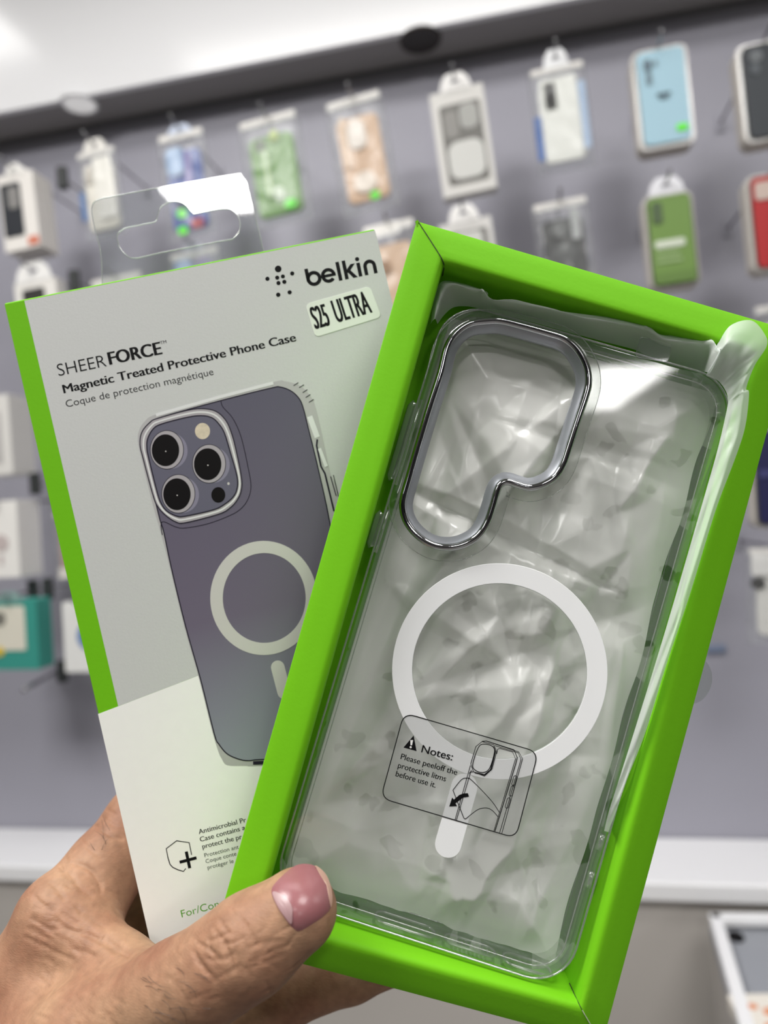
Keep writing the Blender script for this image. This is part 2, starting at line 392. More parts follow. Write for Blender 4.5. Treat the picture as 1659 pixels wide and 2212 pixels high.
# top row, left to right
bx = dict(w=84, h=168)
r0 = pack('phone_case_carton', 'white carton with dark phone picture, front of its stack at far left', 'box', 40, 456, 86, 166, 1.10, 0.011, 'carton', (226, 222, 217),
     [('phone_picture', .06, .12, .62, .82, (30, 34, 42), .12), ('camera_picture', .26, .18, .56, .46, (130, 128, 126), .3, 1), ('corner_print', .68, .86, .98, .97, (205, 120, 95), .1)], roll=-3, tab=(.5, .14, (236, 234, 230)), hook='the stack of white cartons', group='stacked white cartons at far left')
import itertools
def copy_thing(root, dv, label):
    c = root.copy(); C.objects.link(c); c.location = root.location + Vector(dv); c['label'] = label
    for ch in list(root.children):
        d = ch.copy(); C.objects.link(d); d.parent = c
    return c
for i, nm in enumerate(('second', 'third', 'fourth')):
    copy_thing(r0, (0.0, 0.0135 * (i + 1), 0.0), 'white carton %s from the front in the stack at far left' % nm)
pack('phone_case_pack', 'cream white pack in clear plastic with blue left edge, behind the clear hang tab', 'pack', 218, 418, 96, 190, 1.12, 0.02, 'bag', (232, 226, 214),
     [('side_print', .0, .45, .12, .78, (80, 118, 170), .1), ('window', .2, .16, .34, .36, (196, 188, 178)), ('paper', .4, .1, .86, .8, (238, 234, 226))], roll=-4, tab=(.6, .14, (225, 222, 216)), hook='the cream white pack')
pack('phone_case_pack', 'bright blue phone case pack with green price stickers above the grey box', 'pack', 402, 400, 112, 232, 1.13, 0.022, 'bag', (62, 86, 158),
     [('print_panel', .16, .14, .52, .4, (150, 176, 210), .3), ('print_panel', .52, .2, .66, .62, (120, 110, 170), .4), ('price_sticker', .26, .72, .46, .8, GR, .4), ('price_sticker', .24, .88, .44, .95, GR, .4), ('red_print', .52, .83, .78, .92, (168, 60, 70), .3), ('dark_print', .2, .62, .8, .7, (40, 48, 96), .4)], roll=-3, tab=(.5, .08, (190, 200, 220)), hook='the bright blue pack')
pack('phone_case_pack', 'leaf green phone case with lanyard in clear bag, left of the beige case', 'pack', 594, 368, 140, 236, 1.13, 0.022, 'bag', (96, 142, 62),
     [('camera_cutout', .24, .2, .42, .3, (60, 78, 46), .4), ('lanyard', .34, .3, .42, .74, (190, 212, 170), .4), ('pompom', .44, .66, .6, .78, (214, 226, 206), .5), ('price_sticker', .58, .8, .76, .88, GR, .4), ('yellow_print', .5, .14, .64, .24, (150, 170, 60), .4)], roll=-5, hook='the leaf green case')
pack('phone_case_pack', 'beige phone case with round holes in clear bag, left of the dark unlit downlight', 'pack', 782, 332, 130, 250, 1.14, 0.022, 'bag', (204, 168, 136),
     [('camera_cutout', .32, .2, .62, .46, (226, 216, 206), .5), ('camera_cutout', .3, .66, .66, .84, (226, 212, 198), .45), ('price_sticker', .52, .85, .68, .92, GR, .4), ('strap', .22, .16, .3, .6, (220, 192, 164), .4)], roll=-6, hook='the beige case')
pack('phone_case_box', 'pale grey box with dark window and crumpled clear plastic inside', 'box', 1000, 304, 116, 228, 1.13, 0.024, 'carton', (206, 204, 200),
     [('window', .14, .14, .9, .9, (104, 102, 98), .08), ('plastic_film', .2, .5, .86, .86, (200, 200, 196), .3, 1), ('plastic_film', .5, .16, .84, .4, (160, 160, 156), .4, 1), ('camera_cutout', .2, .2, .46, .46, (134, 132, 128), .4, 1)], roll=-4, tab=(.6, .16, (232, 230, 228)), hook='the pale grey box')
pack('phone_case_box', 'white crumpled plastic pack with blue side, left of the light blue case', 'box', 1214, 254, 122, 226, 1.12, 0.03, 'bag', (228, 228, 222),
     [('side_print', .02, .46, .14, .88, (52, 98, 168), .1), ('side_print', .82, .2, .94, .84, (174, 196, 226), .2), ('window', .24, .16, .44, .42, (170, 168, 160), .15), ('label_card', .16, .12, .8, .92, (232, 232, 226), .1)], roll=-2.5, tab=(.45, .17, (235, 236, 238)), hook='the white pack with blue side')
pack('phone_case_box', 'light blue phone case in pale rounded box, top row at right', 'box', 1432, 212, 118, 220, 1.09, 0.03, 'shell', (158, 194, 210),
     [('camera_print', .2, .12, .34, .24, (84, 104, 116), .5), ('camera_print', .22, .25, .33, .37, (108, 130, 142), .4), ('camera_print', .37, .14, .44, .2, (110, 132, 144), .5), ('small_print', .38, .47, .62, .5, (70, 92, 104), .2), ('small_print', .42, .515, .58, .53, (90, 112, 124), .2), ('price_sticker', .66, .8, .86, .87, GR, .4)], roll=-1.5, hook='the light blue case')
pack('phone_case_box', 'black phone case in pale rounded box, cut by the photo edge at top right', 'box', 1662, 196, 122, 218, 1.08, 0.03, 'shell', (28, 36, 44),
     [('camera_print', .2, .1, .42, .22, (96, 100, 104), .5), ('camera_print', .2, .22, .36, .34, (70, 76, 82), .5)], roll=-2, hook='the black case at top right')
# second row
pack('phone_case_carton', 'white carton with hang tab peeking over the top left corner of the grey box', 'box', 84, 690, 100, 170, 1.12, 0.03, 'carton', (228, 225, 220),
     [('phone_picture', .18, .1, .72, .85, (46, 44, 42), .1)], roll=-3, tab=(.9, .25, (236, 235, 233)), hook='the white carton at left in the second row')
pack('phone_case_pack', 'cream pack mostly hidden behind the grey box top edge at left', 'pack', 262, 690, 130, 190, 1.14, 0.022, 'bag', (206, 203, 196), [('label_card', .1, .06, .9, .5, (204, 202, 196))], roll=-4, hook='the half hidden cream pack')
pack('phone_case_pack', 'pale blue and violet pack hanging right behind the clear hang tab', 'pack', 432, 640, 120, 200, 1.15, 0.022, 'bag', (120, 140, 176), [('print_panel', .1, .08, .45, .5, (140, 165, 200), .3), ('print_panel', .5, .1, .85, .6, (150, 140, 176), .4)], roll=-4, tab=(.4, .1, (200, 205, 215)), hook='the pale blue and violet pack')
pack('phone_case_pack', 'beige case pack with white header squeezed between the grey box and the green tray', 'pack', 858, 610, 120, 260, 1.13, 0.022, 'bag', (206, 172, 142), [('camera_cutout', .2, .3, .44, .42, (150, 112, 78), .5), ('header_print', .04, .0, .7, .1, (236, 233, 228), .2)], roll=-5, hook='the beige case beside the green tray')
pack('phone_case_box', 'grey box with white hang tab rising over the top edge of the green tray', 'box', 1018, 585, 114, 220, 1.13, 0.024, 'carton', (205, 203, 200), [('window', .14, .1, .9, .9, (112, 110, 106), .08), ('plastic_film', .3, .12, .8, .3, (196, 196, 192), .3, 1)], roll=-4, tab=(.6, .17, (234, 232, 230)), hook='the grey box over the green tray')
pack('phone_case_pack', 'black phone case in shiny clear bag over the green tray', 'pack', 1222, 545, 122, 225, 1.12, 0.022, 'bag', (44, 45, 46), [('camera_cutout', .3, .2, .6, .36, (90, 92, 92), .5), ('ring_print', .3, .42, .7, .62, (72, 74, 74), .5), ('plastic_film', .64, .1, .8, .4, (170, 172, 172), .4)], roll=-3, hook='the black case over the green tray')
pack('phone_case_box', 'clear blister with green card and white print, below the light blue case', 'box', 1450, 520, 106, 208, 1.10, 0.026, 'shell', (104, 138, 58),
     [('phone_picture', .16, .1, .36, .32, (66, 88, 50), .3), ('white_print', .16, .5, .74, .58, (206, 214, 196), .3), ('white_print', .16, .63, .62, .66, (150, 176, 120), .3), ('white_print', .16, .7, .66, .73, (150, 176, 120), .3), ('green_base', .1, .84, .9, .95, (92, 124, 50), .1)], roll=-1.5, tab=(.72, .18, (226, 226, 232)), hook='the green blister card')
pack('phone_case_box', 'red phone case in pale rounded box at the right photo edge', 'box', 1676, 478, 110, 214, 1.09, 0.03, 'shell', (172, 12, 18), [('window', .14, .1, .6, .28, (196, 176, 166), .2)], roll=-1.5, hook='the red case')
# lower rows, right
pack('phone_case_pack', 'white pack with grey mark beside the crumpled film at the right edge', 'pack', 1702, 770, 124, 230, 1.12, 0.022, 'bag', (216, 212, 208), [('grey_print', .05, .3, .2, .5, (150, 160, 170))], roll=-1, hook='the white pack right of the film')
pack('phone_case_box', 'navy blue phone case in pale rounded box at the right edge', 'box', 1690, 1030, 126, 220, 1.10, 0.03, 'shell', (26, 26, 74), [('dark_print', .1, .42, .9, .5, (60, 60, 110), .2)], roll=1, hook='the navy blue case')
pack('phone_case_pack', 'white pack with dark round hole, lowest at the right edge', 'pack', 1690, 1288, 140, 210, 1.10, 0.03, 'bag', (222, 220, 216), [('camera_cutout', .04, .3, .26, .42, (40, 40, 40), .5), ('label_card', .06, .06, .9, .28, (228, 226, 224))], roll=2, hook='the white pack with dark hole')
# lower rows, left
pack('phone_case_carton', 'light grey carton at the left edge, third row down', 'box', -10, 940, 74, 172, 1.10, 0.06, 'carton', (214, 212, 208), [('phone_picture', .1, .2, .7, .85, (176, 174, 172), .1)], roll=0, hook='the light grey carton')
pack('phone_case_carton', 'white carton with pink ring print at the left edge', 'box', 2, 1165, 84, 166, 1.10, 0.06, 'carton', (230, 228, 224), [('ring_print', .3, .44, .72, .66, (190, 178, 176), .5), ('ring_stem', .44, .7, .54, .84, (190, 178, 176), .5)], roll=1, hook='the carton with ring print')
pack('phone_case_pack', 'pinkish pack half hidden behind the green left edge of the grey box', 'pack', 158, 1180, 92, 150, 1.13, 0.02, 'bag', (176, 146, 134), [('label_card', .1, .8, .8, .95, (220, 214, 208))], roll=0, hook='the pinkish pack')
pack('phone_case_carton', 'teal carton with cream panel and yellow dot, lowest at left', 'box', 24, 1372, 128, 150, 1.09, 0.04, 'carton', (58, 146, 134), [('cream_panel', .06, .08, .78, .72, (216, 212, 198), .05), ('grey_print', .1, .16, .42, .36, (120, 118, 110), .4, 1), ('yellow_print', .2, .66, .36, .8, (214, 186, 60), .5, 1)], roll=1, tab=(.5, .14, (130, 160, 156)), hook='the teal carton')
pack('phone_case_carton', 'white carton with blue print beside the green edge of the grey box, lowest row', 'box', 186, 1376, 108, 152, 1.11, 0.04, 'carton', (224, 224, 222), [('blue_print', .3, .28, .9, .7, (96, 130, 178), .5)], roll=1, hook='the white carton with blue print')
pack('price_rail_tag', 'small blue grey tag on the wall right of the green tray', 'tag', 1546, 1402, 40, 16, 1.296, 0.004, 'carton', (128, 140, 164), [('edge', .0, .7, 1, 1, (110, 122, 146))], hook=None)
# dark tips of empty hooks
for px, py, dy, lab in ((135, 385, 0.0, 'dark hook tip right of the far left carton stack'), (161, 608, 0, 'dark hook tip above the grey box at left'), (104, 1272, 0.0, 'dark hook tip above the lowest white carton'), (135, 1450, 0, 'dark hook tip under the lowest white carton'), (76, 1045, 0, 'dark hook tip between the two cartons at the left edge'), (72, 1276, 0.0, 'dark hook tip above the teal carton')):
    q = wl(px, py, 1.14); hk = empty('display_hook', Matrix.Translation(q)); tag(hk, lab, 'hook')
    MB().box(-0.009, 0.009, -0.006, 0.006, -0.02, 0.02).build('tip', m_tip, hk, bevel=0.003)
    MB().tube([(0, 0.004, 0), (0, WD - q.y, 0)], 0.0022, 8).build('rod', m_rod, hk, smooth=True)
q = wl(52, 1490, 1.05); q2 = wl(118, 1452, WD - 0.002); hk = empty('display_hook', Matrix.Translation(q)); tag(hk, 'empty steel hook pointing out below the teal carton', 'hook')
MB().tube([(0, 0, 0), tuple(q2 - q)], 0.004, 8).build('rod', m_rod, hk, smooth=True)

# display case with white frame at the lower right
HZ = -0.62
A_ = hz(1530, 1970, HZ); B_ = hz(1800, 1972, HZ); D_ = hz(1597, 2212, HZ)
ux = (B_ - A_).normalized(); vy = (D_ - A_); vy = (vy - ux * vy.dot(ux) * 0.0).normalized()
dc = empty('display_case', Matrix.Translation(A_)); tag(dc, 'white framed display case with grey inside at the lower right', 'display case')
def bar(a, b_, wdt, hh, nm):
    d = (b_ - a).normalized(); s_ = Vector((-d.y, d.x, 0)); g = MB()
    pts = [a, b_, b_ - s_ * wdt, a - s_ * wdt] if nm == 'rear_rail' else [a, b_, b_ + s_ * wdt, a + s_ * wdt]
    g.add([tuple(p) for p in pts] + [tuple(p - Vector((0, 0, hh))) for p in pts], [(0, 1, 2, 3), (7, 6, 5, 4), (0, 4, 5, 1), (1, 5, 6, 2), (2, 6, 7, 3), (3, 7, 4, 0)])
    return g.build('frame_rail', m_cw, dc, bevel=0.002)
L1, L2 = 0.55, 0.42
O = Vector((0, 0, 0)); c1 = ux * L1; c2 = vy * L2; c3 = c1 + c2
bar(O, c1, -0.016, 0.012, 'x'); bar(O, c2, 0.017, 0.012, 'x'); bar(c2, c3, 0.017, 0.012, 'x'); bar(c3, c1, 0.017, 0.012, 'x')
g = MB(); zz = Vector((0, 0, -0.02)); pts = [O + zz, c1 + zz, c3 + zz, c2 + zz]; g.add([tuple(p) for p in pts] + [tuple(p - Vector((0, 0, 0.01))) for p in pts], [(0, 1, 2, 3), (7, 6, 5, 4), (0, 4, 5, 1), (1, 5, 6, 2), (2, 6, 7, 3), (3, 7, 4, 0)])
g.build('bottom_panel', principled('case_lining', lin((150, 153, 160)), 0.35), dc)
g = MB(); lo = [p + Vector((0, 0, -0.78)) for p in (O, c1, c3, c2)]; hi_ = [p + Vector((0, 0, -0.03)) for p in (O, c1, c3, c2)]
g.add([tuple(p) for p in hi_ + lo], [(0, 4, 5, 1), (1, 5, 6, 2), (2, 6, 7, 3), (3, 7, 4, 0)]); g.build('cabinet', m_cg, dc)
kp = hz(1590, 2024, HZ - 0.018) - A_
MB().ball(tuple(kp), (0.011, 0.011, 0.006), 14).build('lock', m_ink, dc, smooth=True)
pc = hz(1650, 2195, HZ - 0.001); pk = empty('phone_case_pack', Matrix.Translation(pc) @ Matrix.Rotation(0.1, 4, 'Z')); tag(pk, 'white pack with orange flecks lying in the white framed display case', 'pack')
MB().prism(rrect(-0.028, -0.06, 0.03, 0.04, 0.006), -0.018, 0.0).build('pack_body', pm((232, 226, 216)), pk, bevel=0.002)
for (a, b_, r_) in ((-0.006, 0.016, 0.006), (0.012, 0.006, 0.01), (0.004, -0.02, 0.012)):
    MB().prism(ell(a, b_, r_, r_ * 0.8, 14), 0.0, 0.0008).build('print', pm((222, 150, 112)), pk)

# ------------------------------------------------------------------ grey carton sleeve with printing
sl = empty('phone_case_sleeve', SL.mw)
tag(sl, 'grey and white retail carton with green edge and phone picture, held behind the green tray', 'box')
k = 0.001; SW, SH, ST = 110.0, 190.0, 22.0
MB(k).box(0, SW, 0.35, SH, 0.0, ST).build('carton', m_green, sl, bevel=0.0005)
S = SL.at
def sp(pts, z=0): return [S(x, y, z) for x, y in pts]
MB(k).prism([(5.75, 0.9), (SW + 0.02, 0.9), (SW + 0.02, 107.9), (5.9, 120.6)], -0.03, 0.02).build('grey_front', m_grey, sl)
MB(k).prism([(0.0, 121.35), (SW - 0.0, 107.95), (SW + 0.0, SH), (0.0, SH)], -0.04, 0.02).build('white_front', m_white, sl)
MB(k).box(-0.03, 0.0, 121.3, SH, 0.0, ST).build('white_side', m_white, sl)
def z4(pts): return [(280 + a * 0.3014, 800 + b_ * 0.3014) for a, b_ in pts]
def z5(pts): return [(280 + a * 0.3014, 1140 + b_ * 0.3014) for a, b_ in pts]
def gradmat(name, c1_, c2_, c3_):
    m = principled(name, c1_, 0.5); nt = m.node_tree; b_ = nt.nodes['Principled BSDF']
    tc = nt.nodes.new('ShaderNodeTexCoord'); sx = nt.nodes.new('ShaderNodeSeparateXYZ'); nt.links.new(tc.outputs['Object'], sx.inputs[0])
    mr = nt.nodes.new('ShaderNodeMapRange'); mr.inputs[1].default_value = 0.04; mr.inputs[2].default_value = 0.155; nt.links.new(sx.outputs[1], mr.inputs[0])
    cr = nt.nodes.new('ShaderNodeValToRGB'); e = cr.color_ramp.elements; e[0].color = (*c1_, 1); e[1].color = (*c3_, 1); x_ = cr.color_ramp.elements.new(0.55); x_.color = (*c2_, 1)
    nt.links.new(mr.outputs[0], cr.inputs[0]); nt.links.new(cr.outputs[0], b_.inputs['Base Color']); return m
m_body = gradmat('printed_phone', lin((88, 85, 103)), lin((108, 99, 119)), lin((152, 158, 170)))
m_pclear = principled('printed_clear_edge', lin((182, 180, 181)), 0.5)
m_silver = principled('printed_silver', lin((172, 166, 172)), 0.45)
m_dk = principled('printed_dark_line', lin((40, 36, 50)), 0.6, spec=0.15)
m_ppl = principled('printed_island', lin((98, 96, 114)), 0.5)
m_lens = principled('printed_lens', lin((14, 11, 13)), 0.6, spec=0.15)
m_pring = principled('printed_ring', lin((204, 200, 198)), 0.5)
m_lite = principled('printed_glint', lin((225, 225, 226)), 0.5)
pic = MB(k); cs = spline(z4([(60, 510), (68, 430), (110, 365), (188, 316)]) + z4([(540, 213), (1030, 84), (1110, 78), (1220, 110), (1300, 190), (1340, 290), (1400, 560), (1440, 740), (1490, 890)]) + [(770, 1300), (800, 1560), (790, 1640)] + z5([(950, 1706), (830, 1706), (700, 1702), (660, 1655), (635, 1600), (590, 1450), (500, 1090), (390, 700), (290, 290), (215, 10)]) + z4([(155, 920), (90, 650)]), 4)
pict = pic.prism(sp(cs), -0.06, -0.02).build('phone_picture', m_pclear, sl)
body = spline(z4([(88, 560), (95, 440), (150, 375), (230, 335), (650, 218), (1010, 128), (1080, 120), (1160, 150), (1220, 210), (1250, 290), (1272, 380), (1350, 700), (1440, 1120)]) + [(760, 1400), (790, 1600), (740, 1636)] + z5([(960, 1660), (860, 1668), (790, 1660), (700, 1620), (640, 1550), (608, 1480), (510, 1090), (400, 700), (300, 290), (245, 30)]) + z4([(215, 1060), (150, 790)]), 4)
MB(k).prism(sp(body), -0.09, -0.05).build('phone_body_print', m_body, pict)
g = MB(k)
g.ribbon(sp(body), 0.32, -0.11, -0.08, True)
g.ribbon(sp(spline(z4([(655, 215), (668, 262), (740, 345), (800, 480), (850, 700), (870, 830), (850, 920), (800, 990), (720, 1040), (560, 1100), (400, 1130), (330, 1122), (245, 1085), (225, 1110), (235, 1180)]), 4, False)), 0.22, -0.11, -0.08)
g.ribbon(sp(z4([(1345, 495), (1340, 540), (1372, 690), (1400, 740), (1465, 1010)])), 0.5, -0.115, -0.08)
g.ribbon(sp(z4([(1440, 760), (1480, 900)])), 0.25, -0.115, -0.08); g.ribbon(sp(z4([(1460, 750), (1497, 905)])), 0.2, -0.115, -0.08)
for a, b_ in ((1175, 110), (1215, 125), (1240, 160), (1262, 195), (1285, 230)): g.ribbon(sp(z4([(a, b_), (a + 34, b_ - 22)])), 0.2, -0.115, -0.08)
g.ribbon(sp(z5([(885, 1685), (960, 1682)])), 1.0, -0.115, -0.08)
g.build('outline_print', m_dk, pict)
g = MB(k); g.ribbon(sp(z4([(190, 322), (640, 194), (1030, 92)])), 0.9, -0.1, -0.05); g.ribbon(sp(z4([(1290, 330), (1345, 480)])), 1.6, -0.1, -0.05); g.ribbon(sp(z4([(1360, 560), (1410, 690)])), 1.0, -0.12, -0.05)
g.build('glint_print', m_lite, pict)
isl = spline(z4([(75, 530), (90, 440), (150, 370), (200, 345), (400, 290), (520, 275), (620, 295), (690, 360), (730, 450), (760, 560), (800, 760), (800, 860), (770, 930), (720, 985), (640, 1030), (400, 1092), (330, 1085), (260, 1040), (205, 980), (170, 900), (100, 640)]), 4)
isl2 = spline(z4([(125, 560), (130, 490), (170, 420), (230, 385), (400, 340), (510, 325), (590, 340), (640, 385), (680, 450), (720, 580), (770, 760), (770, 850), (740, 910), (680, 960), (600, 1000), (400, 1045), (340, 1045), (270, 1010), (230, 960), (200, 880), (140, 640)]), 4)
io = MB(k).prism(sp(isl), -0.13, -0.09).build('camera_island_print', m_silver, pict)
g = MB(k); g.ribbon(sp(isl), 0.3, -0.15, -0.12, True); g.ribbon(sp(isl2), 0.35, -0.18, -0.15, True)
q_ = [((a[0] + b_[0]) / 2, (a[1] + b_[1]) / 2) for a, b_ in zip(isl, isl2)]
g.build('island_outline_print', m_dk, pict)
MB(k).ribbon(sp(q_), 0.45, -0.15, -0.12, True).build('island_glint_print', m_lite, pict)
MB(k).prism(sp(isl2), -0.16, -0.12).build('island_face_print', m_ppl, pict)
for cx, cy in ((258, 573), (560, 673), (340, 888)):
    lo_ = MB(k); lo_.prism(sp(z4(ell(cx + 40, cy + 5, 118, 128))), -0.165, -0.15); lo_.build('lens_shadow_print', principled('printed_lens_side', lin((134, 130, 150)), 0.5) if 'printed_lens_side' not in bpy.data.materials else bpy.data.materials['printed_lens_side'], pict)
    MB(k).prism(sp(z4(ell(cx + 10, cy - 3, 119, 138))), -0.18, -0.15).build('lens_ring_print', m_silver, pict)
    g = MB(k); g.prism(sp(z4(ell(cx, cy, 98, 114))), -0.2, -0.17); g.ribbon(sp(z4(ell(cx + 10, cy - 3, 119, 138))), 0.15, -0.19, -0.17, True); g.build('lens_print', m_lens, pict)
    MB(k).prism(sp(z4(ell(cx + 2, cy + 8, 5, 5, 10))), -0.21, -0.19).build('lens_dot_print', m_pring, pict)
MB(k).prism(sp(z4(ell(636, 893, 50, 56))), -0.18, -0.15).build('sensor_print', m_lens, pict)
MB(k).prism(sp(z4(ell(523, 436, 54, 58))), -0.18, -0.15).build('flash_print', principled('printed_flash', lin((214, 200, 178)), 0.5, var=0.25, vscale=700), pict)
MB(k).prism(sp(z4(ell(709, 812, 9, 10, 12))), -0.18, -0.15).build('dot_print', m_pring, pict)
g = MB(k); eo, ei = z5(ell(961, 503, 383, 409, 64)), z5(ell(965, 503, 297, 322, 64)); so, si = sp(eo), sp(ei)
g.loops([[(*p, z) for p in L] for L, z in ((so, -0.09), (so, -0.12), (si, -0.12), (si, -0.09))], wrap=True); 
cap = []
a0, a1 = np.array([1062, 1000.]), np.array([1108, 1178.]); dd = (a1 - a0) / np.linalg.norm(a1 - a0); nn = np.array([-dd[1], dd[0]])
for c0, s0 in ((a0, -90), (a1, 90)):
    for i in range(11):
        t = math.radians(s0 - 90 + 18 * i) if False else math.pi * i / 10
        sg = -1 if s0 < 0 else 1
        cap.append(tuple(c0 + 49 * (math.cos(t) * nn * (1 if s0 < 0 else -1) * -1 + math.sin(t) * dd * sg)))
g.prism(sp(z5(cap)), -0.12, -0.09)
g.build('ring_print', m_pring, pict)
# lettering
def words(name, mat, items, z=-0.055, par=sl):
    g_ = MB(k)
    for it in items: text_on(g_, SL, *it[:4], z, *(it[4:]))
    o = g_.build(name, mat, par, recalc=False); return o
words('heading_lettering', m_ink, [('SHEER', (127, 812.6), (231, 791.0), 27, -0.008), ('FORCE', (238, 788.0), (350, 764.7), 28, 0.04), ('TM', (347, 744), (360, 741), 7, 0.0)])
words('title_lettering', m_ink, [('Magnetic Treated Protective Phone Case', (138.5, 849.6), (640, 736.7), 18.5, 0.026)])
words('subtitle_lettering', m_ink2, [('Coque de protection magn\u00e9tique', (143.7, 880), (462, 809.4), 15.5, -0.004)])
words('small_lettering', m_ink, [('Antimicrobial Pr', (430, 1802), (532, 1775.5), 10.5, 0.012), ('Case contains a', (433, 1818.6), (530, 1792), 10.5, 0.012), ('protect the pr', (438, 1833.5), (523, 1812), 10.5, 0.012)], -0.06)
words('small_lettering', m_ink2, [('Protection ant', (442.5, 1852), (516, 1833), 8.6), ('Coque conte', (445, 1865), (511, 1847.6), 8.6), ('prot\u00e9ger le', (449, 1878), (505, 1863.5), 8.6)], -0.06)
words('model_lettering', m_inkg, [('For/Con', (393, 1982), (474, 1959.5), 16, -0.004)], -0.06)
def z6(pts): return [(320 + a * 0.1929, 1700 + b_ * 0.1929) for a, b_ in pts]
g = MB(k); g.ribbon(sp(z6([(487, 760), (460, 622), (318, 602), (203, 690), (222, 790), (245, 865), (275, 898), (330, 925), (395, 945), (422, 912)])), 0.26, -0.07, -0.03)
g.ribbon(sp(z6([(353, 842), (542, 792)])), 0.85, -0.075, -0.03); g.ribbon(sp(z6([(427, 722), (466, 908)])), 0.85, -0.078, -0.03)
g.build('shield_emblem', m_ink, sl)
# brand mark
def z2(pts): return [(540 + a * 0.2049, 480 + b_ * 0.2049) for a, b_ in pts]
g = MB(k)
for a, b_, r_ in ((297, 493, 35), (445, 541, 22), (184, 597, 22), (287, 585, 22), (347, 572, 21), (300, 642, 22), (362, 629, 22), (298, 765, 23), (418, 739, 22)): g.prism(sp(z2(ell(a, b_, r_, r_, 24))), -0.06, -0.02)
g.build('dot_emblem', m_ink, sl)
def bl(pts):
    return sp(z2([(612 + 0.979 * u - 0.206 * v, 688 - 0.205 * u - 0.979 * v) for u, v in pts]))
def arc(cx, cy, r, a0_, a1_, n=26): return [(cx + r * math.cos(math.radians(a0_ + (a1_ - a0_) * i / n)), cy + r * math.sin(math.radians(a0_ + (a1_ - a0_) * i / n))) for i in range(n + 1)]
g = MB(k); wz = (-0.06, -0.02); st = 38 * 0.2049 / 7.45
g.prism(bl([(0, 60), (37, 60), (37, 196), (0, 196)]), *wz); g.ribbon(bl(arc(80, 80, 61, 0, 350, 40)), st, *wz, True)
g.ribbon(bl(arc(236, 80, 60, 0, 318, 40)), st * .96, *wz); g.prism(bl([(180, 64), (314, 64), (314, 94), (180, 94)]), *wz)
for u in (335, 402): g.prism(bl([(u, 0), (u + 37, 0), (u + 37, 200), (u, 200)]), *wz)
g.prism(bl([(436, 66), (436, 98), (486, 148), (534, 148), (474, 86), (536, 0), (490, 0), (448, 62)]), *wz)
g.prism(bl([(549, 0), (586, 0), (586, 146), (549, 146)]), *wz); g.prism(bl(ell(567, 186, 22, 22, 22)), *wz)
g.prism(bl([(614, 0), (651, 0), (651, 90), (614, 90)]), *wz); g.prism(bl([(713, 0), (750, 0), (750, 90), (713, 90)]), *wz); g.ribbon(bl(arc(682, 88, 49.5, 0, 180, 22)), st, *wz)
g.build('brand_lettering', m_ink, sl)
# stuck-on label
lab = [np.array(S(*p)) for p in ((659.5, 657), (799, 618), (824, 685), (681, 729))]
def bil(u, v): return tuple((1 - v) * ((1 - u) * lab[0] + u * lab[1]) + v * ((1 - u) * lab[3] + u * lab[2]))
lb = MB(k).prism([bil(u, v) for u, v in [(a / 100, b_ / 50) for a, b_ in rrect(0, 0, 100, 50, 7)]], -0.12, 0.0).build('label_sticker', principled('label_paper', lin((228, 232, 224)), 0.5, var=0.03, vscale=120), sl, bevel=0.00003)
o = words('sticker_lettering', m_ink, [('S25', (682, 711), (714, 702), 48, 0.05), ('ULTRA', (729, 697), (804, 675), 49, 0.045)], -0.14)
o.parent = lb
# clear hang tab
to = spline([(222, 700), (219, 560), (206, 500), (198.6, 460), (201, 440), (214, 430)], 3, False) + spline([(360, 402), (506, 376.5), (522, 379), (534, 395)], 3, False) + [(552, 470), (568.6, 540), (590, 640)]
def z1(pts): return [(180 + a * 0.2652, 360 + b_ * 0.2652) for a, b_ in pts]
sl_in = spline(z1([(275, 590), (282, 545), (340, 500)]), 4, False) + spline(z1([(580, 452), (597, 430), (622, 345), (680, 297), (760, 285), (830, 312), (872, 362), (900, 388)]), 4, False) + spline(z1([(1080, 352), (1180, 345), (1240, 380), (1275, 450), (1268, 530), (1215, 592)]), 4, False) + spline(z1([(1100, 610), (640, 700), (420, 746), (340, 712), (292, 650)]), 4, False)
bm = bmesh.new(); ed = []
for loop in (to, sl_in):
    vv = []
    for x, y in loop:
        u = S(x, y, 20.5); vv.append(bm.verts.new((u[0] * k, u[1] * k, 20.5 * k)))
    for i in range(len(vv)): ed.append(bm.edges.new((vv[i], vv[(i + 1) % len(vv)])))
bmesh.ops.triangle_fill(bm, use_beauty=True, edges=ed)
bmesh.ops.recalc_face_normals(bm, faces=bm.faces)
me = bpy.data.meshes.new('hang_tab'); bm.to_mesh(me); bm.free(); me.materials.append(m_tab)
ht = bpy.data.objects.new('hang_tab', me); C.objects.link(ht); ht.parent = sl; ht['label'] = 'clear plastic hang tab with slot'
q = ht.modifiers.new('s', 'SOLIDIFY'); q.thickness = 0.0003
m_tedge = clear('tab_cut_edge', (0.85, 0.86, 0.87), 0.45, 0.2, 0.6, 0.1)
g = MB(k)
for loop, cl in ((to, False), (sl_in, True)):
    g.tube([(*S(x, y, 20.5), 20.5) for x, y in loop], 0.17, 6, closed=cl)
g.build('tab_edge', m_tedge, ht, smooth=True)

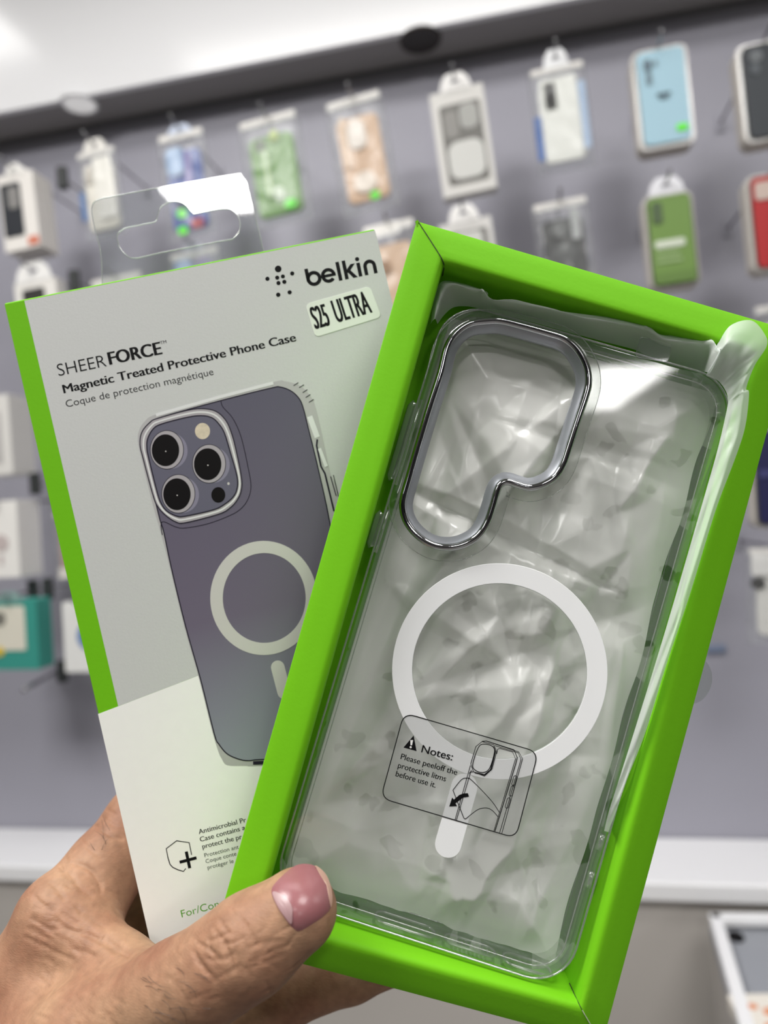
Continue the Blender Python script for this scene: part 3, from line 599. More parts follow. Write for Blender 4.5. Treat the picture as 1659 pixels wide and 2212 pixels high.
# ------------------------------------------------------------------ green tray
TW, TH = 102.0, 189.0
tr = empty('box_tray', TR.mw); tag(tr, 'bright green open cardboard tray holding a clear phone case', 'tray')
prof = [(0.35, 19.5), (0.0, 19.0), (0.0, 0.35), (0.12, 0.05), (0.45, -0.15), (3.0, -0.95), (6.0, -1.85), (7.6, -2.3), (8.4, -2.35), (9.0, -2.1), (9.4, -1.6), (9.65, -0.8), (9.8, 0.5), (9.9, 15.2)]
Ls = [[(i, i, z), (TW - i, i, z), (TW - i, TH - i, z), (i, TH - i, z)] for i, z in prof]
def sub(L, n=24):
    out = []
    for a in range(4):
        p, q_ = np.array(L[a]), np.array(L[(a + 1) % 4])
        for j in range(n): out.append(tuple(p + (q_ - p) * j / n))
    return out
o = MB(k).loops([sub(L) for L in Ls], cap0=True, cap1=True).build('tray_body', m_green, tr, smooth=True)
es = o.modifiers.new('es', 'EDGE_SPLIT'); es.split_angle = math.radians(35)
g = MB(k)
for cx_, cy_, sx_, sy_ in ((0, 0, 1, 1),):
    P3 = [(0.2, -0.1), (0.5, -0.22), (3.0, -1.02), (6.0, -1.92), (7.6, -2.37), (8.4, -2.42), (9.0, -2.2), (9.45, -1.6), (9.8, 0.3), (10.0, 5)]
    g.tube([(cx_ + sx_ * a + 0.25, cy_ + sy_ * a, z) for a, z in P3], 0.13, 5)
g.build('corner_seam', m_seam, tr)
g = MB(k); g.tube([(TW - a - 0.1, TH - a, z) for a, z in P3[:6]], 0.12, 5); g.build('corner_seam', m_edgewhite, tr)
MB(k).tube([(TW - a - 0.1, TH - a, z) for a, z in P3[5:]], 0.1, 5).build('corner_seam', m_seam, tr)
# small ear of folded card at the top left corner
MB(k).prism([(-0.3, 0.4), (0.2, -0.2), (0.55, 0.1), (0.6, 1.6)], -0.3, 0.1).build('corner_ear', m_green, tr)
# round clear seal sticking out at the side
sc = TR.at(1497, 1470, 6)
pts = [(sc[0] + 6.3 * math.cos(t) * 0.8, sc[1] + 6.3 * math.sin(t), 6.0) for t in (2 * math.pi * i / 40 for i in range(40))]
MB(k).add([p for p in pts] + [(p[0], p[1], 6.1) for p in pts], [tuple(range(40)), tuple(range(79, 39, -1))] + [(i, i + 40, (i + 1) % 40 + 40, (i + 1) % 40) for i in range(40)]).build('seal_sticker', clear('seal_plastic', (0.9, 0.92, 0.92), 0.12, 0.08, 0.4, 0.1), tr)

# ------------------------------------------------------------------ clear phone case
pc = empty('phone_case', CS.mw); tag(pc, 'clear phone case with chrome camera surround and white ring, lying in the green tray', 'phone case')
ZB, ZD = 0.0, 10.6
x0, x1, y0, y1 = 0.0, 79.3, 0.0, 162.34
m_case.node_tree.nodes
def rl(i, z, r=11.0, n=8): return [(a, b_, z) for a, b_ in rrect(x0 + i, y0 + i, x1 - i, y1 - i, max(r - i, 1.5), n)]
MB(k).loops([rl(1.3, ZB), rl(0.5, ZB + 0.25), rl(0.1, ZB + 0.9), rl(0.0, ZB + 2), rl(0.0, ZD - 0.6), rl(0.3, ZD), rl(1.6, ZD), rl(1.9, ZD - 0.8), rl(1.9, ZB + 1.6), rl(2.6, ZB + 1.2)]).build('bumper', m_case, pc, smooth=True)
m_line = clear('case_edge_line', (0.78, 0.82, 0.78), 0.25, 0.25, 0.7, 0.12)
g = MB(k); g.tube(rl(0.35, ZB + 0.35), 0.28, 6, closed=True); g.tube(rl(1.75, ZD - 0.1), 0.3, 6, closed=True); g.tube(rl(3.1, ZB + 1.1), 0.16, 6, closed=True)
g.build('bumper_edge', m_line, pc, smooth=True)
def zc(pts): return [(860 + a / 3.607, 640 + b_ / 3.607) for a, b_ in pts]
ringpx = zc([(700, 195), (560, 215), (450, 290), (380, 400), (330, 600), (240, 880), (150, 1180), (75, 1440), (42, 1560), (35, 1650), (60, 1745), (120, 1835), (210, 1910), (310, 1950), (420, 1955), (520, 1930), (620, 1870), (690, 1770), (735, 1640), (765, 1535), (795, 1470), (850, 1445), (930, 1468), (1020, 1490), (1120, 1470), (1220, 1410), (1285, 1310), (1330, 1180), (1400, 960), (1460, 780), (1482, 680), (1475, 580), (1440, 490), (1380, 400), (1290, 330), (1150, 285), (950, 230), (800, 195)])
ring = [CS.at(x, y, -1.6) for x, y in spline(ringpx, 4)]
def inset(L, d):
    P = np.array(L); n = len(P); out = []
    ar = 0.5 * sum(P[i][0] * P[(i + 1) % n][1] - P[(i + 1) % n][0] * P[i][1] for i in range(n)); sg = 1 if ar > 0 else -1
    for i in range(n):
        t = P[(i + 1) % n] - P[i - 1]; t /= np.linalg.norm(t); out.append(tuple(P[i] + sg * d * np.array([-t[1], t[0]])))
    return out
# back plate with the camera opening
bm = bmesh.new(); ed = []
for loop in ([(p[0], p[1]) for p in rl(1.3, ZB)], inset(ring, -0.3)):
    vv = [bm.verts.new((a * k, b_ * k, ZB * k)) for a, b_ in loop]
    for i in range(len(vv)): ed.append(bm.edges.new((vv[i], vv[(i + 1) % len(vv)])))
bmesh.ops.triangle_fill(bm, use_beauty=True, edges=ed)
me = bpy.data.meshes.new('back_plate'); bm.to_mesh(me); bm.free(); me.materials.append(m_plate)
bp_ = bpy.data.objects.new('back_plate', me); C.objects.link(bp_); bp_.parent = pc
# raised clear pad round the camera opening
pad = inset(ring, -3.6)
g = MB(k); g.loops([[(a, b_, z) for a, b_ in L] for L, z in ((inset(ring, -1.0), ZB - 0.9), (inset(ring, -2.2), ZB - 0.8), (inset(ring, -3.0), ZB - 0.35), (pad, ZB - 0.02))]); g.build('camera_pad', m_case, pc, smooth=True)
MB(k).tube([(a, b_, ZB - 0.05) for a, b_ in pad], 0.1, 5, closed=True).build('pad_edge', m_line, pc, smooth=True)
# chrome surround
g = MB(k); n_ = 12; Ls = []
for j in range(n_):
    t = 2 * math.pi * j / n_
    Ls.append([(a, b_, -1.6 - 0.95 * math.sin(t)) for a, b_ in inset(ring, 0.95 * math.cos(t))])
cr = g.loops(Ls, wrap=True).build('camera_surround', m_chrome, pc, smooth=True); cr['label'] = 'chrome rim of the camera opening'
MB(k).loops([[(a, b_, z) for a, b_ in inset(ring, d)] for d, z in ((0.8, -1.7), (1.1, -1.3), (2.6, -0.1), (2.75, 0.8))]).build('surround_chamfer', m_bevel, cr, smooth=True)
# ring and stem
mc = CS.at(1078.5, 1449, ZB); 
def circ(r, z, n=96): return [(mc[0] + r * math.cos(2 * math.pi * i / n), mc[1] + r * math.sin(2 * math.pi * i / n), z) for i in range(n)]
RO = 27.7; RI = 22.5
mr_ = MB(k).loops([circ(RO, ZB + 0.5), circ(RO, ZB - 0.02), circ(RO - .1, ZB - 0.06), circ(RI + .1, ZB - 0.06), circ(RI, ZB - 0.02), circ(RI, ZB + 0.5)], wrap=True).build('magnet_ring', m_mag, pc)
MB(k).loops([circ(RI + 0.02, ZB), circ(RI - 0.12, ZB)]).build('ring_edge', m_line, mr_)
pa = np.array(CS.at(1003, 1700, ZB)); pb = np.array(CS.at(968, 1824, ZB)); d = pb - pa; d /= np.linalg.norm(d); n2 = np.array([-d[1], d[0]]); hw = 3.35
stem = [tuple(pa + hw * (math.cos(t) * n2 - math.sin(t) * d)) for t in (math.pi * i / 12 for i in range(13))] + [tuple(pb + hw * (-math.cos(t) * n2 + math.sin(t) * d)) for t in (math.pi * i / 12 for i in range(13))]
MB(k).prism(stem, ZB - 0.06, ZB + 0.5).build('magnet_stem', m_mag, pc)
# printed warning on the protective film
fz = ZB - 0.12
def z8(pts): return [(780 + a * 0.2652, 1480 + b_ * 0.2652) for a, b_ in pts]
def tp(pts, z=fz): return [CS.at(x, y, z) for x, y in pts]
def rquad(Q, r, n=8):
    out = []
    for i in range(len(Q)):
        p, a_, b_ = np.array(Q[i], float), np.array(Q[i - 1], float), np.array(Q[(i + 1) % len(Q)], float)
        s0 = p + (a_ - p) / np.linalg.norm(a_ - p) * r; s1 = p + (b_ - p) / np.linalg.norm(b_ - p) * r
        for j in range(n + 1): t = j / n; out.append(tuple((1 - t) ** 2 * s0 + 2 * t * (1 - t) * p + t * t * s1))
    return out
fr = rquad([(350, 226), (1443, 545), (1260, 1246), (160, 920)], 92)
frp = tp(z8(fr))
wf = MB(k).prism(frp, fz, fz + 0.02).build('warning_film', clear('film_label', (0.97, 0.97, 0.97), 0.13, 0.03, 0.2, 0.1), pc); wf['label'] = 'clear warning label with black outline'
g = MB(k); zt0, zt1 = fz - 0.03, fz - 0.01
g.ribbon(frp, 0.24, zt0, zt1, True)
def ln(pts, wd=0.16, cl=False, sm=0): g.ribbon(tp(z8(spline(pts, sm, cl) if sm else pts)), wd, zt0, zt1, cl)
ln([(985, 460), (935, 500), (893, 640), (915, 705), (1005, 740), (1065, 685), (1105, 540), (1080, 485)], .17, True)
ln([(1000, 480), (955, 508), (910, 640), (925, 688), (985, 712), (1045, 680), (1086, 545), (1068, 497)], .2, True, 4)
ln([(1078, 500), (1095, 540), (1055, 690), (1005, 730), (925, 712)], .3); ln([(890, 655), (765, 1098)]); ln([(898, 690), (776, 1100)]); ln([(912, 705), (888, 708), (880, 720)])
ln([(985, 458), (1020, 455), (1245, 527), (1272, 590), (1260, 640), (1090, 1190)], .22); ln([(1020, 455), (1285, 545), (1315, 600), (1145, 1212)])
ln([(1090, 492), (1280, 552), (1302, 605), (1128, 1205)]); ln([(1105, 560), (1112, 522), (1130, 515), (1235, 545), (1258, 600), (1082, 1188)])
ln([(1125, 1035), (1060, 940), (905, 778), (860, 757), (815, 772), (748, 855)], .17, False, 4); ln([(748, 855), (835, 1078)], .17); ln([(835, 1078), (850, 1089), (890, 1058), (955, 1012), (1020, 1000), (1070, 1022), (1115, 1072)], .17, False, 4)
for a, b_, h_ in ((1248, 777, 28), (1227, 862, 30), (1195, 960, 30)):
    c_ = []; dx, dy = -0.27, 0.963
    for i in range(9): t = math.pi * i / 8; c_.append((a - dx * h_ + 13 * (math.cos(t) * dy - math.sin(t) * dx), b_ - dy * h_ + 13 * (-math.cos(t) * dx - math.sin(t) * dy)))
    for i in range(9): t = math.pi * i / 8; c_.append((a + dx * h_ - 13 * (math.cos(t) * dy - math.sin(t) * dx), b_ + dy * h_ - 13 * (-math.cos(t) * dx - math.sin(t) * dy)))
    ln(c_, .15, True)
g.prism(tp(z8([(870, 880), (878, 908), (830, 916), (792, 945), (768, 962), (782, 985), (718, 988), (742, 915), (756, 932), (800, 894), (835, 882)])), zt0, zt1)
g.prism(tp(z8([(428, 410), (345, 508), (452, 538)])), zt0, zt1)
for it in (('Notes:', (489, 547), (740, 614), 62, 0.012), ('Please peeloff the', (320, 601), (778, 733), 46, 0.012), ('protective litms', (298, 672), (686, 785), 46, 0.012), ('before use it.', (279, 741), (604, 836), 46, 0.012)):
    text_on(g, CS, it[0], z8([it[1]])[0], z8([it[2]])[0], it[3] * 0.2652, zt0, it[4])
g.build('warning_print', m_ink, wf, recalc=False)
g = MB(k); g.prism(tp(z8([(401, 447), (424, 447), (415, 490), (402, 488)])), zt0 - .02, zt0); g.prism(tp(z8(ell(404, 505, 9, 9, 12))), zt0 - .02, zt0); g.build('exclamation_mark', m_white, wf)
# bottom wall: openings and speaker grille; side buttons
g = MB(k)
def slot(xa, xb, zc_, hw_, yy):
    c_ = [(xa + hw_ * math.cos(t), yy, zc_ + hw_ * math.sin(t)) for t in (math.pi / 2 + math.pi * i / 8 for i in range(9))] + [(xb + hw_ * math.cos(t), yy, zc_ + hw_ * math.sin(t)) for t in (-math.pi / 2 + math.pi * i / 8 for i in range(9))]
    g.tube(c_, 0.42, 6, closed=True)
slot(31, 42, 5.6, 2.6, y1 - 0.9); slot(49.5, 59, 5.6, 2.1, y1 - 0.9); slot(66, 73.5, 5.4, 2.7, y1 - 0.9)
g.build('port_opening', m_line, pc, smooth=True)
g = MB(k)
for i in range(9):
    for j in range(2 + i % 2): g.ball((49.7 + i * 1.15, y1 - 1.0, 4.4 + j * 1.2), (0.36, 0.36, 0.36), 8)
g.build('speaker_grille', m_line, pc, smooth=True)
for ya, yb in ((27.1, 51.1), (58.1, 70.1)):
    g = MB(k); c_ = [(x0 - 0.15, ya + 1.5, 5.2), (x0 - 0.75, ya + 2.2, 5.2), (x0 - 0.75, yb - 2.2, 5.2), (x0 - 0.15, yb - 1.5, 5.2)]
    g.tube(c_, 1.5, 8); g.tube([(x0 + 0.9, ya, 4.4), (x0 + 0.9, yb, 4.4)], 0.5, 6); g.build('side_button', m_line, pc, smooth=True)
g = MB(k)
for yy in (125.6, 135.6): g.tube([(x1 - 0.2, yy - 2, 5.4), (x1 + 0.1, yy, 5.4), (x1 - 0.2, yy + 2, 5.4)], 0.9, 6)
for i in range(5):                                   # cushioning ribs in the corner
    t = math.radians(-75 + i * 15); g.tube([(x1 - 11 + 8.6 * math.cos(t), y0 + 11 + 8.6 * math.sin(t), 3.4), (x1 - 11 + 10.2 * math.cos(t), y0 + 11 + 10.2 * math.sin(t), 3.4)], 0.3, 5)
g.build('corner_rib', m_line, pc, smooth=True)

pt_ = [CS.at(x, y, -0.3) for x, y in ((1383, 726), (1451, 745), (1443, 783), (1372, 771))]
pt_ = rquad(pt_, 1.3, 4)
ptab = MB(k).prism(pt_, -0.32, -0.2).build('pull_tab', m_tab, pc); MB(k).tube([(a, b_, -0.3) for a, b_ in pt_], 0.07, 5, closed=True).build('pull_tab_edge', m_line, ptab)

# ------------------------------------------------------------------ crumpled plastic bag under and around the case
bag = empty('plastic_bag', CS.mw); tag(bag, 'crumpled milky plastic bag bunched under and around the clear phone case', 'bag')
rng = np.random.RandomState(11)
X = np.linspace(x0 + 2.1, x1 - 2.1, 130); Y = np.linspace(y0 + 2.1, y1 - 2.0, 250); XX, YY = np.meshgrid(X, Y)
Zs = np.zeros_like(XX)
for i in range(90):
    a = np.array([rng.uniform(x0, x1), rng.uniform(y0 + 20, y1)]); th = rng.uniform(0, math.pi); L = rng.uniform(10, 48); wd = rng.uniform(3, 13); hh = rng.uniform(-1.6, 1.6)
    if rng.rand() < .4: th = math.radians(rng.uniform(80, 115))
    dx, dy = math.cos(th), math.sin(th); s_ = (XX - a[0]) * dx + (YY - a[1]) * dy; t_ = -(XX - a[0]) * dy + (YY - a[1]) * dx
    wv = wd * np.clip(1 - (s_ / L) ** 2, 0, 1) + 0.01
    Zs += 2.6 * hh * np.clip(1 - np.abs(t_) / wv, 0, 1) * np.clip(1 - (s_ / L) ** 2, 0, 1)
nz = np.array([[pnoise(Vector((x * .05, y * .04, 3.3))) + .35 * pnoise(Vector((x * .16, y * .13, 7.7))) for x in X] for y in Y])
ed_ = np.clip(np.minimum(np.minimum(XX - X[0], X[-1] - XX), np.minimum(YY - Y[0], Y[-1] - YY)) / 14, 0, 1)
ZZ = 8.6 - (3.6 + 1.6 * nz - Zs * 0.9) * ed_
ZZ = np.clip(ZZ, 1.9, 10.9)
wb = np.array([1.0 * pnoise(Vector((x * .07, 1.5, 9.1))) + 0.4 * pnoise(Vector((x * .25, 4.5, 2.1))) - 0.2 for x in X]); wr_ = np.array([1.6 * pnoise(Vector((y * .05, 7.5, 3.1))) - 0.2 for y in Y])
YY = YY + ((YY - Y[0]) / (Y[-1] - Y[0])) ** 6 * wb[None, :]; XX = XX + ((XX - X[0]) / (X[-1] - X[0])) ** 6 * wr_[:, None]
vs = [(XX[j, i], YY[j, i], ZZ[j, i]) for j in range(250) for i in range(130)]
fs = [(j * 130 + i, j * 130 + i + 1, (j + 1) * 130 + i + 1, (j + 1) * 130 + i) for j in range(249) for i in range(129)]
MB(k).add(vs, fs).build('bag_sheet', m_film, bag, smooth=True, recalc=False)
# loose folds standing out at the top and right
edge = [((930, 700), 5.5), ((940, 640), 5.5), ((962, 606), 5), ((1048, 628), 4), ((1052, 646), 4), ((1075, 650), 3.5), ((1128, 658), 2.5), ((1219, 673), 1.5), ((1300, 683), 1), ((1370, 690), 1), ((1392, 694), 0.75), ((1425, 722), 1), ((1470, 722), 1), ((1518, 714), 0.75), ((1532, 722), 0.5), ((1541, 752), -1.5), ((1552, 740), -2), ((1578, 703), -4), ((1623, 692), -5), ((1652, 722), -5), ((1656, 748), -4.5), ((1630, 790), -4), ((1612, 838), -4), ((1618, 850), -4), ((1610, 920), -3.5), ((1590, 985), -3), ((1545, 1105), -2.6), ((1490, 1285), -2), ((1440, 1435), -1), ((1395, 1580), 0), ((1352, 1690), 2), ((1335, 1740), 5), ((1322, 1790), 8)]
inn = [((945, 700), 9), ((960, 680), 9), ((980, 664), 9), ((1010, 662), 9), ((1040, 668), 9), ((1075, 678), 9), ((1128, 690), 9), ((1219, 715), 9), ((1300, 737), 9), ((1370, 755), 9), ((1392, 765), 9), ((1425, 775), 9), ((1470, 790), 9), ((1510, 800), 6), ((1522, 803), 2), ((1534, 806), -2.0), ((1525, 810), -2.0), ((1536, 815), -2.0), ((1550, 822), -2.0), ((1558, 830), -2.0), ((1564, 838), -2.0), ((1570, 850), -2.0), ((1572, 862), -2.0), ((1572, 875), -2.0), ((1560, 930), -2.0), ((1545, 990), -2.0), ((1512, 1105), -2.0), ((1460, 1285), -2.0), ((1415, 1435), -2.0), ((1370, 1580), -2.0), ((1332, 1700), -2.0), ((1316, 1750), -2.0), ((1305, 1795), -2.0)]
def tocs(p): return tuple(CS.R.T @ (TR.R @ np.array(p) + TR.t - CS.t))
def res(L, n=260):
    Q = [tocs((*TR.at(p[0], p[1], z), z)) for p, z in L]; S_ = spline(Q, 8, False); S_ = np.array(S_)
    ii = np.linspace(0, len(S_) - 1, n); return np.stack([np.interp(ii, np.arange(len(S_)), S_[:, c]) for c in range(3)], 1)
E1, E0 = res(edge), res(inn); NV = 14; vs = []
for i in range(260):
    for j in range(NV + 1):
        t = j / NV; p = E0[i] * (1 - t) + E1[i] * t
        fold = (2.0 if i < 130 else 1.3) * math.sin(math.pi * min(t * 1.3, 1)) * (0.5 - 1.8 * abs(pnoise(Vector((i * 0.075 + 1.5 * t, t * 0.9, 4.5)))) - 0.7 * abs(pnoise(Vector((i * 0.16 - 1.2 * t, t * 1.5, 8.5)))))
        p = p + np.array([0.3 * fold, 0.3 * fold, fold]) + np.array([0, 0, -(5.5 if i < 110 else 5.5 - 3.5 * min(1, (i - 110) / 40)) * (t / 0.55 if t < 0.55 else (1 - t) / 0.45)])
        vs.append(tuple(p))
fs = [(i * (NV + 1) + j, i * (NV + 1) + j + 1, (i + 1) * (NV + 1) + j + 1, (i + 1) * (NV + 1) + j) for i in range(259) for j in range(NV)]
fl_ = MB(k).add(vs, fs).build('bag_fold', m_flap, bag, smooth=True, recalc=False)

# ------------------------------------------------------------------ hand
def P3d(px, py, z): return np.array([(px - CX) * z / F, (py - CY) * z / F, z])
CAPS = {  # groups of tapered limbs: (x, y, depth, radius) per joint
 'main': [
  [(642, 1967, 166, 9.4), (537, 2043, 165.5, 10.1), (453, 2103, 167, 9.8), (375, 2140, 170, 9.7), (200, 2250, 180, 14.5), (-30, 2420, 192, 22)],
  [(122, 1975, 206, 10.5), (190, 2035, 199, 8.5), (262, 2085, 191, 7), (330, 2125, 183, 7.5)],
  [(100, 2110, 205, 16), (165, 2225, 195, 17), (300, 2235, 184, 13)],
  [(235, 1850, 237, 10), (265, 1990, 247, 12.5), (250, 2150, 247, 14)],
  [(140, 2000, 207, 13), (60, 2180, 214, 19), (-60, 2500, 218, 27), (-150, 2900, 225, 31)],
  [(160, 1990, 208, 12.5), (225, 1880, 220, 11), (300, 1770, 233, 9.6)],
  [(300, 1770, 233, 9.6), (430, 1650, 243, 8.8), (520, 1620, 244, 7.8)],
  [(140, 2130, 234, 15), (60, 2300, 232, 22), (-60, 2600, 226, 27)],
  [(240, 2190, 244, 13), (150, 2330, 240, 18), (-20, 2600, 232, 26)],
  [(-30, 2420, 192, 22), (-60, 2560, 212, 28)],
 ],
 'middle': [[(190, 2090, 232, 12), (330, 1985, 244, 10), (480, 1930, 248, 9), (590, 1935, 246, 8)]],
 'ring': [[(240, 2230, 240, 11.5), (420, 2215, 237, 9.6), (620, 2150, 235, 9.2), (760, 2100, 233, 8.6), (850, 2070, 232, 7.8)]],
 'little': [[(240, 2340, 240, 10.5), (400, 2340, 240, 9.0), (520, 2310, 238, 8.2), (620, 2285, 236, 7.4)]],
}
lo = np.array([-132., 55., 144.]); hi = np.array([60., 260., 262.]); hstep = 1.05
gx, gy, gz = [np.arange(lo[i], hi[i], hstep) for i in range(3)]
D = np.full((len(gx), len(gy), len(gz)), 50.0, np.float32)
def capdist(px_, a, ra, b, rb):
    ba = b - a; L2 = ba @ ba
    t = np.clip(((px_[0] - a[0]) * ba[0] + (px_[1] - a[1]) * ba[1] + (px_[2] - a[2]) * ba[2]) / L2, 0, 1)
    return np.sqrt((px_[0] - a[0] - t * ba[0]) ** 2 + (px_[1] - a[1] - t * ba[1]) ** 2 + (px_[2] - a[2] - t * ba[2]) ** 2) - (ra + (rb - ra) * t)
def smin(a, b_, kk): h_ = np.clip(kk - np.abs(a - b_), 0, None) / kk; return np.minimum(a, b_) - h_ * h_ * kk * 0.25
for gname, chains in CAPS.items():
    Dg = np.full_like(D, 50.0)
    kk = 6.0 if gname == 'main' else 3.0
    for ch in chains:
        for q0, q1 in zip(ch[:-1], ch[1:]):
            a, b_ = P3d(*q0[:3]), P3d(*q1[:3]); R_ = max(q0[3], q1[3]) + 14
            i0 = np.maximum(((np.minimum(a, b_) - R_ - lo) / hstep).astype(int), 0); i1 = ((np.maximum(a, b_) + R_ - lo) / hstep).astype(int) + 1
            if (i1 <= 0).any(): continue
            s_ = tuple(slice(i0[c], max(i1[c], i0[c])) for c in range(3))
            g_ = np.meshgrid(gx[s_[0]], gy[s_[1]], gz[s_[2]], indexing='ij')
            if g_[0].size == 0: continue
            Dg[s_] = smin(Dg[s_], capdist(g_, a, q0[3], b_, q1[3]).astype(np.float32), kk)
    D = smin(D, Dg, 9.0 if gname == 'main' else 2.2)
def nets(D):
    ins = D < 0; nx, ny, nz = D.shape
    c = np.zeros((nx - 1, ny - 1, nz - 1), int)
    for dx in (0, 1):
        for dy in (0, 1):
            for dz in (0, 1): c += ins[dx:nx - 1 + dx, dy:ny - 1 + dy, dz:nz - 1 + dz]
    act = (c > 0) & (c < 8); idx = -np.ones(act.shape, int); I = np.argwhere(act); idx[act] = np.arange(len(I))
    acc = np.zeros((len(I), 3)); cntv = np.zeros(len(I))
    cor = [(dx, dy, dz) for dx in (0, 1) for dy in (0, 1) for dz in (0, 1)]
    for a in range(8):
        for b_ in range(a + 1, 8):
            da = np.array(cor[b_]) - np.array(cor[a])
            if np.abs(da).sum() != 1: continue
            pa_ = I + np.array(cor[a]); pb_ = I + np.array(cor[b_])
            va = D[pa_[:, 0], pa_[:, 1], pa_[:, 2]]; vb = D[pb_[:, 0], pb_[:, 1], pb_[:, 2]]
            cr_ = (va < 0) != (vb < 0); t = np.where(cr_, va / np.where(cr_, va - vb, 1), 0)
            acc += np.where(cr_[:, None], pa_ + da * t[:, None], 0); cntv += cr_
    V = lo + acc / cntv[:, None] * hstep
    Fc = []
    for ax in range(3):
        o1, o2 = [a for a in range(3) if a != ax]
        sl_a = [slice(0, -1)] * 3; sl_b = [slice(0, -1)] * 3
        a_ = ins[tuple(slice(0, -1) if q == ax else slice(1, -1) for q in range(3))]; b2 = ins[tuple(slice(1, None) if q == ax else slice(1, -1) for q in range(3))]
        E = np.argwhere(a_ != b2); 
        if len(E) == 0: continue
        base = E.copy(); base[:, o1] += 1; base[:, o2] += 1
        fl2 = a_[tuple(E.T)]
        q4 = []
        for d1, d2 in ((1, 1), (0, 1), (0, 0), (1, 0)):
            p = base.copy(); p[:, o1] -= d1; p[:, o2] -= d2; q4.append(idx[p[:, 0], p[:, 1], p[:, 2]])
        q4 = np.stack(q4, 1); flip = fl2 if ax != 1 else ~fl2
        q4 = np.where(flip[:, None], q4, q4[:, ::-1]); Fc.append(q4)
    return V, np.concatenate(Fc)
Vh, Fh_ = nets(D)
HP = Pose((1e-9, 0, 0), (0, 0, 0))
hand = empty('hand', HP.mw); tag(hand, 'left hand with thumb in front gripping the green tray and grey carton', 'hand')
def skin():
    m = principled('skin', (0.42, 0.23, 0.145), 0.55, spec=0.25, sss=0.1); nt = m.node_tree; N = nt.nodes; Lk = nt.links; b_ = N['Principled BSDF']
    tc = N.new('ShaderNodeTexCoord')
    n1 = N.new('ShaderNodeTexNoise'); n1.inputs['Scale'].default_value = 55; n1.inputs['Detail'].default_value = 4; Lk.new(tc.outputs['Object'], n1.inputs['Vector'])
    cr_ = N.new('ShaderNodeValToRGB'); e = cr_.color_ramp.elements; e[0].position = 0.3; e[0].color = (0.27, 0.13, 0.08, 1); e[1].position = 0.72; e[1].color = (0.415, 0.25, 0.152, 1); Lk.new(n1.outputs['Fac'], cr_.inputs[0])
    n3 = N.new('ShaderNodeTexNoise'); n3.inputs['Scale'].default_value = 420; n3.inputs['Detail'].default_value = 3; Lk.new(tc.outputs['Object'], n3.inputs['Vector'])
    mx = N.new('ShaderNodeMixRGB'); mx.blend_type = 'OVERLAY'; mx.inputs[0].default_value = 0.3; Lk.new(cr_.outputs[0], mx.inputs[1]); Lk.new(n3.outputs['Fac'], mx.inputs[2])
    Lk.new(mx.outputs[0], b_.inputs['Base Color'])
    hgt = None
    for rot, sc_, sx_, wgt in ((0.6, 900, 3.2, 0.5), (-0.5, 1100, 3.0, 0.4), (1.5, 330, 2.6, 0.6)):
        mp = N.new('ShaderNodeMapping'); mp.inputs['Rotation'].default_value = (0.2, 0.3, rot); mp.inputs['Scale'].default_value = (1, sx_, 1); Lk.new(tc.outputs['Object'], mp.inputs[0])
        nn_ = N.new('ShaderNodeTexNoise'); nn_.noise_dimensions = '3D'; nn_.inputs['Scale'].default_value = sc_; nn_.inputs['Detail'].default_value = 2; Lk.new(mp.outputs[0], nn_.inputs['Vector'])
        mm_ = N.new('ShaderNodeMath'); mm_.operation = 'MULTIPLY'; mm_.inputs[1].default_value = wgt; Lk.new(nn_.outputs['Fac'], mm_.inputs[0])
        if hgt is None: hgt = mm_
        else:
            ad = N.new('ShaderNodeMath'); Lk.new(hgt.outputs[0], ad.inputs[0]); Lk.new(mm_.outputs[0], ad.inputs[1]); hgt = ad
    bp = N.new('ShaderNodeBump'); bp.inputs['Strength'].default_value = 0.3; bp.inputs['Distance'].default_value = 0.0004; Lk.new(hgt.outputs[0], bp.inputs['Height']); Lk.new(bp.outputs[0], b_.inputs['Normal'])
    return m
m_skin = skin()
ho = MB(k).add(Vh.tolist(), Fh_.tolist()).build('hand_skin', m_skin, hand, smooth=True, recalc=True)
sm = ho.modifiers.new('sm', 'SMOOTH'); sm.factor = 0.5; sm.iterations = 6
# nail: laid on the thumb
def field(p):
    q = (np.array(p) - lo) / hstep; i = np.floor(q).astype(int); f = q - i; i = np.clip(i, 0, np.array(D.shape) - 2); r = 0
    for dx in (0, 1):
        for dy in (0, 1):
            for dz in (0, 1): r += D[i[0] + dx, i[1] + dy, i[2] + dz] * (f[0] if dx else 1 - f[0]) * (f[1] if dy else 1 - f[1]) * (f[2] if dz else 1 - f[2])
    return r
def onskin(px, py, off):
    z = 146.0
    while z < 235 and field(P3d(px, py, z)) > 0: z += 0.25
    return P3d(px, py, z - off)
def zn(pts): return [(460 + a * 0.2652, 1700 + b_ * 0.2652) for a, b_ in pts]
_np = [zn([p])[0] for p in [(520, 850), (600, 700), (700, 680), (800, 700), (880, 800), (900, 950), (800, 1050), (700, 1130), (620, 1050), (550, 950), (720, 880), (640, 880), (800, 880), (720, 1000), (720, 780)]]
_A = np.array([[1, x - 650, y - 1940, (x - 650) ** 2, (x - 650) * (y - 1940), (y - 1940) ** 2] for x, y in _np]); _zz = np.array([onskin(x, y, 0)[2] for x, y in _np])
_q = np.linalg.lstsq(_A, _zz, rcond=None)[0]
def onnail(px, py, off):
    x, y = px - 650, py - 1940
    return P3d(px, py, float(_q @ np.array([1, x, y, x * x, x * y, y * y])) - off)
